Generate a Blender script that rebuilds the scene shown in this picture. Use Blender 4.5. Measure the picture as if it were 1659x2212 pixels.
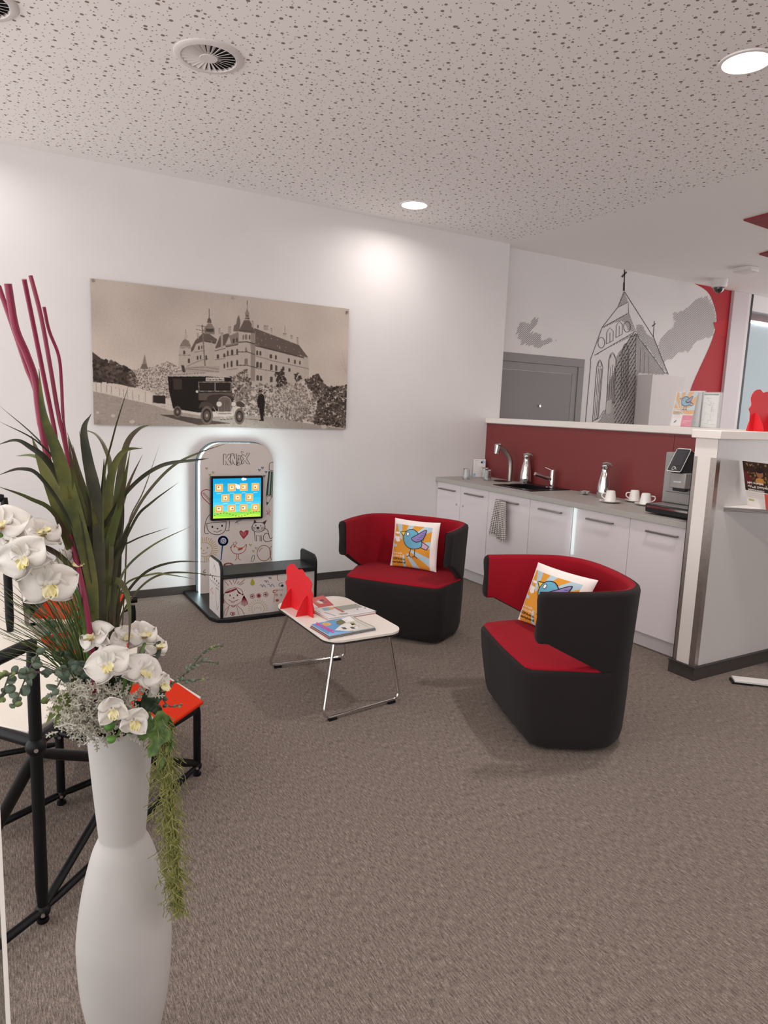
import bpy, bmesh, math, random
import numpy as np
from mathutils import Matrix, Vector
for _o in list(bpy.data.objects): bpy.data.objects.remove(_o)
SC = bpy.context.scene; COL = SC.collection
pi = math.pi
# ------------------------------------------------------------------ camera
W, H = 1659.0, 2212.0
PP = np.array([W/2, H/2]); V1 = np.array([3380., 980.]); V2 = np.array([-40., 851.])
F = math.sqrt(-float(np.dot(V1-PP, V2-PP)))
def _ray(px): return np.array([px[0]-PP[0], -(px[1]-PP[1]), -F])
_X = _ray(V1); _X = _X/np.linalg.norm(_X); _Y = _ray(V2); _Y = _Y/np.linalg.norm(_Y); _Z = np.cross(_X, _Y)
RR = np.array([_X, _Y, _Z]); CAM = np.array([0., 0., 1.5])
cd = bpy.data.cameras.new('camera'); cam = bpy.data.objects.new('camera', cd); COL.objects.link(cam)
m4 = Matrix.Identity(4)
for i in range(3):
    for j in range(3): m4[i][j] = RR[i][j]
    m4[i][3] = CAM[i]
cam.matrix_world = m4
cd.sensor_fit = 'HORIZONTAL'; cd.sensor_width = 36.0; cd.lens = F/W*36.0; cd.clip_start = 0.02; cd.clip_end = 100
SC.camera = cam
# where a sight line meets a plane of the room: used to take measurements
def ax(px, py, x): r = RR@_ray((px, py)); p = CAM+r*(x-CAM[0])/r[0]; return Vector(p)
def ay(px, py, y): r = RR@_ray((px, py)); p = CAM+r*(y-CAM[1])/r[1]; return Vector(p)
def az(px, py, z): r = RR@_ray((px, py)); p = CAM+r*(z-CAM[2])/r[2]; return Vector(p)
# ------------------------------------------------------------------ world and exposure
SC.view_settings.view_transform = 'Standard'; SC.view_settings.look = 'None'
SC.view_settings.gamma = 1; SC.view_settings.use_curve_mapping = False
SC.view_settings.exposure = 0.22
wd = bpy.data.worlds.new('world'); SC.world = wd; wd.use_nodes = True
wb = wd.node_tree.nodes['Background']; wb.inputs[0].default_value = (1.0, 0.985, 0.98, 1); wb.inputs[1].default_value = 2.1
CEIL = 3.095
def downlight_lamp(x, y, power, size=0.17):
    l = bpy.data.lights.new('downlight_glow', 'AREA'); l.shape = 'DISK'; l.size = size; l.energy = power
    l.color = (1.0, 0.955, 0.93); l.spread = math.radians(165)
    o = bpy.data.objects.new('downlight_glow', l); o.location = (x, y, CEIL-0.03); COL.objects.link(o); return o
LAMPS = [(3.017, 2.091), (3.0, 4.815), (-0.05, 4.815), (-0.05, 2.09), (3.0, -0.65), (-0.05, -0.65), (6.6, 2.09), (7.2, 3.9), (-1.9, 3.4)]
LP = [20, 5.5, 3, 10, 18, 10, 12, 8, 4]
for (x, y), p in zip(LAMPS, LP): downlight_lamp(x, y, p)

# ------------------------------------------------------------------ helpers
def lin(c):
    if isinstance(c, str): c = tuple(int(c[i:i+2], 16)/255 for i in (0, 2, 4))
    return tuple((v/12.92 if v <= 0.04045 else ((v+0.055)/1.055)**2.4) for v in c)+(1.0,)
_M = {}
def mat(name, c, rough=0.5, metal=0.0, noise=0.0, nscale=40.0, bump=0.0, bscale=200.0, emit=None, estr=1.0, trans=0.0, coat=0.0, sheen=0.0, sub=0.0, spec=0.5):
    if name in _M: return _M[name]
    m = bpy.data.materials.new(name); m.use_nodes = True; _M[name] = m
    nt = m.node_tree; b = nt.nodes['Principled BSDF']
    b.inputs['Base Color'].default_value = lin(c); b.inputs['Roughness'].default_value = rough; b.inputs['Metallic'].default_value = metal
    b.inputs['Specular IOR Level'].default_value = spec
    b.inputs['Transmission Weight'].default_value = trans; b.inputs['Coat Weight'].default_value = coat; b.inputs['Coat Roughness'].default_value = 0.03
    b.inputs['Sheen Weight'].default_value = sheen
    if sub: b.inputs['Subsurface Weight'].default_value = sub; b.inputs['Subsurface Radius'].default_value = (0.02, 0.02, 0.015)
    tc = nt.nodes.new('ShaderNodeTexCoord')
    if noise:
        n = nt.nodes.new('ShaderNodeTexNoise'); n.inputs['Scale'].default_value = nscale; n.inputs['Detail'].default_value = 5
        nt.links.new(tc.outputs['Object'], n.inputs['Vector'])
        mx = nt.nodes.new('ShaderNodeMix'); mx.data_type = 'RGBA'; mx.blend_type = 'MULTIPLY'
        mr = nt.nodes.new('ShaderNodeMapRange'); mr.inputs['From Min'].default_value = 0.3; mr.inputs['From Max'].default_value = 0.7
        mr.inputs['To Min'].default_value = 1-noise; mr.inputs['To Max'].default_value = 1+noise*0.5
        nt.links.new(n.outputs['Fac'], mr.inputs['Value'])
        cc = nt.nodes.new('ShaderNodeCombineColor')
        for k in range(3): nt.links.new(mr.outputs['Result'], cc.inputs[k])
        mx.inputs[0].default_value = 1.0; mx.inputs[6].default_value = lin(c)
        nt.links.new(cc.outputs[0], mx.inputs[7]); nt.links.new(mx.outputs[2], b.inputs['Base Color'])
    if bump:
        n = nt.nodes.new('ShaderNodeTexNoise'); n.inputs['Scale'].default_value = bscale; n.inputs['Detail'].default_value = 3
        nt.links.new(tc.outputs['Object'], n.inputs['Vector'])
        bp = nt.nodes.new('ShaderNodeBump'); bp.inputs['Strength'].default_value = bump; bp.inputs['Distance'].default_value = 0.004
        nt.links.new(n.outputs['Fac'], bp.inputs['Height']); nt.links.new(bp.outputs[0], b.inputs['Normal'])
    if emit: b.inputs['Emission Color'].default_value = lin(emit); b.inputs['Emission Strength'].default_value = estr
    return m
def ink(hexc, rough=0.6):
    return mat('ink_'+hexc, hexc, rough, spec=0.3)
ORG = {}      # world origin of every thing, so parts can be written in room coordinates
class MB:
    def __init__(s): s.v = []; s.f = []; s.m = []; s.mi = 0
    def add(s, vs, fs):
        b = len(s.v); s.v += [tuple(v) for v in vs]; s.f += [tuple(i+b for i in f) for f in fs]; s.m += [s.mi]*len(fs); return s
    def box(s, x0, x1, y0, y1, z0, z1):
        return s.add([(x, y, z) for z in (z0, z1) for y in (y0, y1) for x in (x0, x1)],
                     [(0, 2, 3, 1), (4, 5, 7, 6), (0, 1, 5, 4), (2, 6, 7, 3), (0, 4, 6, 2), (1, 3, 7, 5)])
    def obox(s, c, e1, e2, e3):   # oriented box from centre and three half-edge vectors
        c, e1, e2, e3 = map(Vector, (c, e1, e2, e3))
        vs = [c+a*e1+b*e2+d*e3 for d in (-1, 1) for b in (-1, 1) for a in (-1, 1)]
        return s.add(vs, [(0, 2, 3, 1), (4, 5, 7, 6), (0, 1, 5, 4), (2, 6, 7, 3), (0, 4, 6, 2), (1, 3, 7, 5)])
    def tube(s, pts, r, n=8, cap=True, closed=False):
        pts = [Vector(p) for p in pts]; N = len(pts); rs = r if isinstance(r, (list, tuple)) else [r]*N
        vs = []; up = None
        for i, p in enumerate(pts):
            a = pts[(i-1) % N] if (i > 0 or closed) else p; b = pts[(i+1) % N] if (i < N-1 or closed) else p
            t = (b-a)
            if t.length < 1e-9: t = Vector((0, 0, 1))
            t.normalize()
            if up is None:
                up = t.orthogonal().normalized()
            u = up-t*up.dot(t)
            u = u.normalized() if u.length > 1e-6 else t.orthogonal().normalized()
            up = u; w = t.cross(u)
            vs += [p+(u*math.cos(2*pi*k/n)+w*math.sin(2*pi*k/n))*rs[i] for k in range(n)]
        fs = []
        for i in range(N if closed else N-1):
            j = (i+1) % N
            fs += [(i*n+k, i*n+(k+1) % n, j*n+(k+1) % n, j*n+k) for k in range(n)]
        if cap and not closed: fs += [tuple(range(n-1, -1, -1)), tuple(range((N-1)*n, N*n))]
        return s.add(vs, fs)
    def lathe(s, prof, c=(0, 0, 0), n=32, cap0=True, cap1=True):
        vs = [(c[0]+r*math.cos(2*pi*k/n), c[1]+r*math.sin(2*pi*k/n), c[2]+z) for r, z in prof for k in range(n)]
        fs = [(i*n+k, i*n+(k+1) % n, (i+1)*n+(k+1) % n, (i+1)*n+k) for i in range(len(prof)-1) for k in range(n)]
        if cap0: fs.append(tuple(range(n-1, -1, -1)))
        if cap1: fs.append(tuple(range((len(prof)-1)*n, len(prof)*n)))
        return s.add(vs, fs)
    def prism(s, pts, ext):     # polygon of 3D points, extruded by a vector
        pts = [Vector(p) for p in pts]; e = Vector(ext); n = len(pts)
        return s.add(pts+[p+e for p in pts], [tuple(range(n-1, -1, -1)), tuple(range(n, 2*n))]+[(i, (i+1) % n, (i+1) % n+n, i+n) for i in range(n)])
    def grid(s, fn, nu, nv):
        vs = [fn(i/nu, j/nv) for i in range(nu+1) for j in range(nv+1)]
        return s.add(vs, [(i*(nv+1)+j, (i+1)*(nv+1)+j, (i+1)*(nv+1)+j+1, i*(nv+1)+j+1) for i in range(nu) for j in range(nv)])
    def sphere(s, c, r, nu=16, nv=10, sc=(1, 1, 1)):
        def fn(u, v):
            t = 2*pi*u; p = pi*v-pi/2
            return (c[0]+r*sc[0]*math.cos(p)*math.cos(t), c[1]+r*sc[1]*math.cos(p)*math.sin(t), c[2]+r*sc[2]*math.sin(p))
        return s.grid(fn, nu, nv)
    def build(s, name, mats, parent=None, smooth=None, bevel=0, bseg=2, subsurf=0, weld=True, solid=0, tri=False):
        if not isinstance(mats, (list, tuple)): mats = [mats]
        off = Vector(ORG.get(parent.name, (0, 0, 0))) if parent is not None else Vector((0, 0, 0))
        me = bpy.data.meshes.new(name); me.from_pydata([tuple(Vector(v)-off) for v in s.v], [], s.f)
        for m in mats: me.materials.append(m)
        me.polygons.foreach_set('material_index', [min(i, len(mats)-1) for i in s.m]); me.validate()
        if weld:
            bm = bmesh.new(); bm.from_mesh(me); bmesh.ops.remove_doubles(bm, verts=bm.verts, dist=1e-5)
            if tri: bmesh.ops.triangulate(bm, faces=[f for f in bm.faces if len(f.verts) > 4])
            bmesh.ops.recalc_face_normals(bm, faces=bm.faces); bm.to_mesh(me); bm.free()
        if smooth:
            me.polygons.foreach_set('use_smooth', [True]*len(me.polygons))
            if smooth is not True: me.set_sharp_from_angle(angle=math.radians(smooth))
        o = bpy.data.objects.new(name, me); COL.objects.link(o)
        if bevel:
            md = o.modifiers.new('bevel', 'BEVEL'); md.width = bevel; md.segments = bseg; md.limit_method = 'ANGLE'; md.angle_limit = math.radians(35)
            me.polygons.foreach_set('use_smooth', [True]*len(me.polygons)); me.set_sharp_from_angle(angle=math.radians(50))
            md.harden_normals = False
        if solid: md = o.modifiers.new('solid', 'SOLIDIFY'); md.thickness = solid; md.offset = 0
        if subsurf: md = o.modifiers.new('sub', 'SUBSURF'); md.levels = subsurf; md.render_levels = subsurf
        if parent is not None: o.parent = parent; ORG[o.name] = tuple(off)
        return o
def tag(o, label=None, cat=None, group=None, kind=None):
    if label: o['label'] = label
    if cat: o['category'] = cat
    if group: o['group'] = group
    if kind: o['kind'] = kind
    return o
def thing(name, loc, label, cat, group=None):
    o = bpy.data.objects.new(name, None); o.location = loc; o.empty_display_size = 0.05; ORG[o.name] = tuple(loc); COL.objects.link(o)
    return tag(o, label, cat, group)
def dup(root, loc, rz=0.0, label=None, sc=None):
    r = root.copy(); COL.objects.link(r); r.location = loc; r.rotation_euler = (0, 0, rz)
    if sc: r.scale = sc
    if label: r['label'] = label
    for ch in list(root.children):
        c = ch.copy(); COL.objects.link(c); c.parent = r
        for g in list(ch.children):
            d = g.copy(); COL.objects.link(d); d.parent = c
    return r
def cr(P, n=8, closed=False):          # Catmull-Rom through points
    P = [Vector(p) for p in P]; out = []; N = len(P)
    for i in range(N if closed else N-1):
        a = P[(i-1) % N] if (i > 0 or closed) else P[0]*2-P[1]
        b = P[i]; c = P[(i+1) % N]; d = P[(i+2) % N] if (i < N-2 or closed) else P[N-1]*2-P[N-2]
        for k in range(n):
            t = k/n; out.append(0.5*((2*b)+(c-a)*t+(2*a-5*b+4*c-d)*t*t+(3*b-a-3*c+d)*t**3))
    if not closed: out.append(P[-1])
    return out
def rrect(w, h, r, n=6):
    pts = []
    for cx, cy, a in ((w/2-r, h/2-r, 0), (-w/2+r, h/2-r, 90), (-w/2+r, -h/2+r, 180), (w/2-r, -h/2+r, 270)):
        for k in range(n+1):
            t = math.radians(a+90*k/n); pts.append((cx+r*math.cos(t), cy+r*math.sin(t)))
    return pts
# flat print: shapes drawn in a surface's own 2D frame, built as thin ink on it
class Print:
    def __init__(s, fn, lw=1.0): s.fn = fn; s.mb = MB(); s.mats = []; s.k = 0; s.lw = lw
    def _c(s, c):
        m = ink(c) if isinstance(c, str) else c
        if m not in s.mats: s.mats.append(m)
        s.mb.mi = s.mats.index(m); s.k += 1
    def poly(s, pts, c, L=1):
        s._c(c); s.mb.add([s.fn(u, v, L) for u, v in pts], [tuple(range(len(pts)))]); return s
    def line(s, pts, w, c, L=2, smooth=0, closed=False):
        s._c(c); w = w*s.lw; P = [Vector((p[0], p[1], 0)) for p in pts]
        if smooth: P = cr(P, smooth, closed)
        if closed: P = P+[P[0]]
        vs = []; 
        for i, p in enumerate(P):
            a = P[max(i-1, 0)]; b = P[min(i+1, len(P)-1)]; t = b-a
            if t.length < 1e-9: t = Vector((1, 0, 0))
            t.normalize(); n = Vector((-t.y, t.x, 0))*w/2
            vs += [s.fn(p.x+n.x, p.y+n.y, L), s.fn(p.x-n.x, p.y-n.y, L)]
        s.mb.add(vs, [(2*i, 2*i+2, 2*i+3, 2*i+1) for i in range(len(P)-1)]); return s
    def ell(s, cx, cy, rx, ry, c, L=1, n=20, w=0, a0=0, a1=2*pi):
        pts = [(cx+rx*math.cos(a0+(a1-a0)*k/n), cy+ry*math.sin(a0+(a1-a0)*k/n)) for k in range(n+(1 if w else 0))]
        return s.line(pts, w, c, L) if w else s.poly(pts, c, L)
    def rect(s, x0, y0, x1, y1, c, L=1): return s.poly([(x0, y0), (x1, y0), (x1, y1), (x0, y1)], c, L)
    def text(s, txt, x, y, w, h, c, L=3, ux=(1, 0), uy=None, bold=0.0, up=-1):
        V, Fs, tw = glyphs(txt, bold)
        ux = Vector((ux[0], ux[1])).normalized(); uy = Vector((-ux.y*-up*-1, 0)) if False else (Vector(uy).normalized() if uy else Vector((-ux.y*up, ux.x*up)))
        kx = w/tw; ky = h/0.7; s._c(c)
        s.mb.add([s.fn(x+ux.x*vx*kx+uy.x*vy*ky, y+ux.y*vx*kx+uy.y*vy*ky, L) for vx, vy in V], Fs); return s
    def build(s, name, parent, label=None):
        o = s.mb.build(name, s.mats, parent, weld=False, tri=True)
        bm = bmesh.new(); bm.from_mesh(o.data); bmesh.ops.triangulate(bm, faces=[f for f in bm.faces if len(f.verts) > 4]); bm.to_mesh(o.data); bm.free()
        if label: o['label'] = label
        return o
class Raster:     # printed picture held as point colours on a fine flat grid
    def __init__(s, w, h, fn, base): s.w, s.h, s.fn = w, h, fn; s.a = np.zeros((h, w, 3)); s.a[:] = np.array(lin(base)[:3])
    def fillpx(s, P, c):
        P = np.array(P, float); x0 = max(int(P[:, 0].min())-1, 0); x1 = min(int(P[:, 0].max())+2, s.w); y0 = max(int(P[:, 1].min())-1, 0); y1 = min(int(P[:, 1].max())+2, s.h)
        if x1 <= x0 or y1 <= y0: return
        X, Y = np.meshgrid(np.arange(x0, x1)+.5, np.arange(y0, y1)+.5); M = np.zeros(X.shape, bool); n = len(P)
        for i in range(n):
            (xa, ya), (xb, yb) = P[i], P[(i+1) % n]
            if ya == yb: continue
            M ^= ((ya > Y) != (yb > Y)) & (X < (xb-xa)*(Y-ya)/(yb-ya)+xa)
        s.a[y0:y1, x0:x1][M] = np.array(lin(c)[:3])
    def poly(s, pts, c, L=0): s.fillpx([s.fn(*p) for p in pts], c)
    def rect(s, x0, y0, x1, y1, c, L=0): s.poly([(x0, y0), (x1, y0), (x1, y1), (x0, y1)], c)
    def ell(s, cx, cy, rx, ry, c, L=0, n=20): s.poly([(cx+rx*math.cos(2*pi*k/n), cy+ry*math.sin(2*pi*k/n)) for k in range(n)], c)
    def line(s, pts, w, c, L=0, smooth=0, closed=False):
        P = list(pts)+([pts[0]] if closed else [])
        for (xa, ya), (xb, yb) in zip(P, P[1:]):
            d = math.hypot(xb-xa, yb-ya) or 1; nx, ny = -(yb-ya)/d*w/2, (xb-xa)/d*w/2; s.poly([(xa+nx, ya+ny), (xb+nx, yb+ny), (xb-nx, yb-ny), (xa-nx, ya-ny)], c)
    def text(s, txt, x, y, w, h, c, L=0, bold=0.0):
        V, Fs, tw = glyphs(txt, bold)
        for f in Fs: s.poly([(x+V[i][0]*w/tw, y-V[i][1]*h/.7) for i in f], c)
    def mesh(s, name, parent, place, rough=.25, grain=0.0, blur=0):
        a = s.a
        for _ in range(blur):
            p = np.pad(a, ((1, 1), (1, 1), (0, 0)), 'edge'); a = (p[:-2, 1:-1]+p[2:, 1:-1]+p[1:-1, :-2]+p[1:-1, 2:]+4*p[1:-1, 1:-1])/8
        if grain: rg = np.random.RandomState(3); a = np.clip(a*(1+grain*rg.randn(s.h, s.w, 1)), 0, 1)
        off = Vector(ORG.get(parent.name, (0, 0, 0))); W_, H_ = s.w, s.h
        u, v = np.meshgrid((np.arange(W_))/(W_-1), (np.arange(H_))/(H_-1)); co = place(u.ravel(), v.ravel())-np.array(off)
        idx = np.arange(W_*H_).reshape(H_, W_); q = np.stack([idx[:-1, :-1], idx[1:, :-1], idx[1:, 1:], idx[:-1, 1:]], -1).reshape(-1, 4)
        me = bpy.data.meshes.new(name); me.vertices.add(W_*H_); me.vertices.foreach_set('co', co.ravel()); me.loops.add(q.size); me.loops.foreach_set('vertex_index', q.ravel())
        me.polygons.add(len(q)); me.polygons.foreach_set('loop_start', np.arange(0, q.size, 4)); me.update(calc_edges=True); me.validate()
        at = me.color_attributes.new('ink', 'FLOAT_COLOR', 'POINT'); at.data.foreach_set('color', np.concatenate([a.reshape(-1, 3), np.ones((W_*H_, 1))], 1).ravel())
        m = bpy.data.materials.new(name+'_ink'); m.use_nodes = True; b = m.node_tree.nodes['Principled BSDF']; n = m.node_tree.nodes.new('ShaderNodeVertexColor'); n.layer_name = 'ink'
        m.node_tree.links.new(n.outputs[0], b.inputs['Base Color']); b.inputs['Roughness'].default_value = rough; b.inputs['Specular IOR Level'].default_value = .25; me.materials.append(m)
        o = bpy.data.objects.new(name, me); COL.objects.link(o); o.parent = parent; ORG[o.name] = tuple(off); return o
_G = {}
def glyphs(txt, bold=0.0):
    if (txt, bold) in _G: return _G[(txt, bold)]
    cu = bpy.data.curves.new('t', 'FONT'); cu.body = txt; cu.size = 1.0; cu.resolution_u = 3; cu.offset = bold
    o = bpy.data.objects.new('t', cu); COL.objects.link(o); dg = bpy.context.evaluated_depsgraph_get(); dg.update()
    me = bpy.data.meshes.new_from_object(o.evaluated_get(dg))
    V = [(v.co.x, v.co.y) for v in me.vertices]; Fs = [tuple(p.vertices) for p in me.polygons]
    bpy.data.objects.remove(o); bpy.data.curves.remove(cu); bpy.data.meshes.remove(me)
    x0 = min(v[0] for v in V); x1 = max(v[0] for v in V); V = [(a-x0, b) for a, b in V]
    _G[(txt, bold)] = (V, Fs, max(x1-x0, 1e-3)); return _G[(txt, bold)]
def pin(x, y, poly):
    c = False; n = len(poly); j = n-1
    for i in range(n):
        xi, yi = poly[i]; xj, yj = poly[j]
        if (yi > y) != (yj > y) and x < (xj-xi)*(y-yi)/(yj-yi)+xi: c = not c
        j = i
    return c
def hatch(poly, ang, step, jit=0.0, rnd=None):     # hatch segments clipped to a polygon
    ca, sa = math.cos(ang), math.sin(ang); rot = [(x*ca+y*sa, -x*sa+y*ca) for x, y in poly]
    y0 = min(p[1] for p in rot); y1 = max(p[1] for p in rot); segs = []; y = y0+step/2
    while y < y1:
        xs = []
        for i in range(len(rot)):
            a, b = rot[i], rot[(i+1) % len(rot)]
            if (a[1] > y) != (b[1] > y): xs.append(a[0]+(y-a[1])/(b[1]-a[1])*(b[0]-a[0]))
        xs.sort()
        for k in range(0, len(xs)-1, 2):
            j0 = rnd.uniform(-jit, jit) if rnd else 0; j1 = rnd.uniform(-jit, jit) if rnd else 0
            p, q = xs[k]+j0, xs[k+1]+j1
            if q > p: segs.append(((p*ca-y*sa, p*sa+y*ca), (q*ca-y*sa, q*sa+y*ca)))
        y += step
    return segs
# ------------------------------------------------------------------ materials
WALL = mat('wall_paint', 'e2dddc', 0.75, bump=0.12, bscale=350, noise=0.02, nscale=3)
WHITE = mat('white_laminate', 'e2dcdc', 0.25)
GLOSS = mat('gloss_white_front', 'ddd3d5', 0.12, coat=0.6)
BLACK = mat('black_lacquer', '111215', 0.42, spec=0.35)
BLACKM = mat('black_powder_coat', '090a0c', 0.45, bump=0.05, spec=0.25)
CHROME = mat('chrome', 'dcd8d6', 0.1, 1.0)
STEEL = mat('brushed_steel', 'b0a7a2', 0.32, 1.0, noise=0.1, nscale=60)
HANDLE = mat('satin_handle', '8f8782', 0.35, 0.9)
DARKF = mat('charcoal_felt', '272322', 0.95, noise=0.18, nscale=500, bump=0.25, bscale=900, sheen=0.04, spec=0.15)
REDF = mat('crimson_felt', '931322', 0.95, noise=0.12, nscale=500, bump=0.2, bscale=900, sheen=0.02, spec=0.15)
REDCARD = mat('red_card', 'd51722', 0.6)
ORANGEF = mat('orange_red_felt', 'cc3216', 0.95, noise=0.12, nscale=400, spec=0.15)
SKIRT = mat('carpet_skirting', '4d4744', 0.95, noise=0.3, nscale=300, spec=0.1)
GLASSM = mat('clear_glass', 'f4f8f8', 0.03, trans=1.0)
PAPER = mat('paper_white', 'e8e2de', 0.6)

def carpet_material():
    m = bpy.data.materials.new('heather_carpet'); m.use_nodes = True; nt = m.node_tree; b = nt.nodes['Principled BSDF']
    tc = nt.nodes.new('ShaderNodeTexCoord'); N = nt.nodes; L = nt.links
    def noise(sx, sy, det, scale=1.0):
        mp = N.new('ShaderNodeMapping'); mp.inputs['Scale'].default_value = (sx, sy, 1); L.new(tc.outputs['Object'], mp.inputs['Vector'])
        n = N.new('ShaderNodeTexNoise'); n.inputs['Scale'].default_value = scale; n.inputs['Detail'].default_value = det; n.inputs['Roughness'].default_value = 0.7
        L.new(mp.outputs[0], n.inputs['Vector']); return n
    n1 = noise(270, 34, 3); n2 = noise(520, 170, 2); n3 = noise(1500, 900, 1)
    ad = N.new('ShaderNodeMath'); ad.operation = 'MULTIPLY_ADD'; ad.inputs[1].default_value = 0.40; L.new(n2.outputs['Fac'], ad.inputs[0])
    m2 = N.new('ShaderNodeMath'); m2.operation = 'MULTIPLY'; m2.inputs[1].default_value = 0.60; L.new(n1.outputs['Fac'], m2.inputs[0]); L.new(m2.outputs[0], ad.inputs[2])
    cr_ = N.new('ShaderNodeValToRGB'); e = cr_.color_ramp.elements
    e[0].position = 0.36; e[0].color = lin('4e433d'); e[1].position = 0.66; e[1].color = lin('ab9d95')
    k = cr_.color_ramp.elements.new(0.48); k.color = lin('736860'); k = cr_.color_ramp.elements.new(0.56); k.color = lin('8a7d75')
    L.new(ad.outputs[0], cr_.inputs[0]); L.new(cr_.outputs[0], b.inputs['Base Color'])
    b.inputs['Roughness'].default_value = 1.0; b.inputs['Specular IOR Level'].default_value = 0.1
    bp = N.new('ShaderNodeBump'); bp.inputs['Strength'].default_value = 0.6; bp.inputs['Distance'].default_value = 0.003
    L.new(ad.outputs[0], bp.inputs['Height']); L.new(bp.outputs[0], b.inputs['Normal']); return m
def ceiling_material():
    m = bpy.data.materials.new('perforated_ceiling'); m.use_nodes = True; nt = m.node_tree; b = nt.nodes['Principled BSDF']; N = nt.nodes; L = nt.links
    tc = N.new('ShaderNodeTexCoord'); b.inputs['Roughness'].default_value = 0.85; masks = []
    def mth(op, a, c, d=None):
        x = N.new('ShaderNodeMath'); x.operation = op
        for i, q in enumerate((a, c, d)):
            if q is None: continue
            if isinstance(q, (int, float)): x.inputs[i].default_value = q
            else: L.new(q, x.inputs[i])
        return x.outputs[0]
    sep = N.new('ShaderNodeSeparateXYZ'); L.new(tc.outputs['Object'], sep.inputs[0])
    for sc, r0, r1, off in ((12.8, 0.08, 0.122, 0), (22.5, 0.055, 0.08, 7.3), (17.5, 0.045, 0.075, 13.1)):
        mp = N.new('ShaderNodeMapping'); mp.inputs['Location'].default_value = (off, off*0.7, 0); L.new(tc.outputs['Object'], mp.inputs['Vector'])
        v = N.new('ShaderNodeTexVoronoi'); v.voronoi_dimensions = '2D'; v.inputs['Scale'].default_value = sc; v.inputs['Randomness'].default_value = 0.85
        L.new(mp.outputs[0], v.inputs['Vector'])
        sc_ = N.new('ShaderNodeSeparateColor'); L.new(v.outputs['Color'], sc_.inputs[0])
        r = mth('MULTIPLY_ADD', sc_.outputs[0], r1-r0, r0); masks.append(mth('LESS_THAN', v.outputs['Distance'], r))
    mk = mth('MAXIMUM', mth('MAXIMUM', masks[0], masks[1]), masks[2])
    mk = mth('MULTIPLY', mk, mth('LESS_THAN', sep.outputs[0], 4.36)); mk = mth('MULTIPLY', mk, mth('LESS_THAN', sep.outputs[1], 5.21))
    mx = N.new('ShaderNodeMix'); mx.data_type = 'RGBA'; mx.inputs[6].default_value = lin('efe9e7'); mx.inputs[7].default_value = lin('88776e')
    L.new(mk, mx.inputs[0]); L.new(mx.outputs[2], b.inputs['Base Color'])
    bp = N.new('ShaderNodeBump'); bp.inputs['Strength'].default_value = 0.5; bp.inputs['Distance'].default_value = 0.004; bp.invert = True
    L.new(mk, bp.inputs['Height']); L.new(bp.outputs[0], b.inputs['Normal']); return m
CARPET = carpet_material(); CEILM = ceiling_material()

# ================================================================== STRUCTURE
YW, YM, XE = 5.315, 5.425, 4.40
def struct(mb, name, mats, parent=None, **k):
    o = mb.build(name, mats, parent, **k)
    o['kind'] = 'structure'; return o
struct(MB().box(-2.4, 11, -2.6, 6.5, -0.08, 0), 'floor', CARPET)
struct(MB().box(-2.4, 11, -2.6, 6.5, CEIL, CEIL+0.1), 'ceiling', CEILM)
struct(MB().box(-2.4, XE, YW, YM+0.1, 0, CEIL), 'wall_left', WALL)
struct(MB().box(-0.5, 11, -2.7, -2.6, 0, CEIL), 'front_light_block', WALL)  # unseen wall added to cut the light coming from behind the camera
sk = struct(MB().box(-2.4, 4.25, YW-0.014, YW, 0, 0.062), 'baseboard_left', SKIRT, bevel=0.003)
XC = 8.02    # where the mural wall ends at the white column
wm = struct(MB().box(XE, XC+0.02, YM, YM+0.1, 0, CEIL), 'wall_back', WALL)
struct(MB().box(XE, XC, YM-0.012, YM, 0, 0.062), 'baseboard_back', SKIRT)
# door in the mural wall
dgrey = mat('grey_door_paint', '7f7978', 0.45); dgrey2 = mat('grey_door_leaf', '777170', 0.45)
dx1 = ay(1262, 772, YM).x; dzt = 2.105
frame = MB(); frame.box(XE+0.0, dx1, YM-0.015, YM, dzt-0.085, dzt); frame.box(dx1-0.085, dx1, YM-0.015, YM, 0, dzt-0.085)
fr = struct(frame, 'door_1', dgrey, bevel=0.003)
f2 = MB(); f2.box(XE, dx1-0.085, YM-0.006, YM+0.0, dzt-0.16, dzt-0.085); f2.box(dx1-0.16, dx1-0.085, YM-0.006, YM, 0, dzt-0.16)
o = f2.build('door_lining', dgrey, fr, bevel=0.002)
o = MB().box(XE, dx1-0.165, YM-0.004, YM+0.001, 0, dzt-0.165).build('door_leaf', dgrey2, fr)
pk = ay(1164, 877, YM); o = MB().tube([(pk.x, YM-0.02, pk.z), (pk.x, YM, pk.z)], 0.012, 12).build('door_viewer', CHROME, fr)
# white boxed cupboard standing against the mural wall
cb = thing('low_cabinet', (6.95, 5.3, 0), 'plain white boxed cabinet against the mural wall below the drawn church', 'cabinet')
MB().box(6.47, 7.03, 5.22, YM-.002, 0, 1.995).build('cabinet_body', mat('cabinet_white', 'd9d1cf', 0.6), cb, bevel=0.004)
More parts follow.
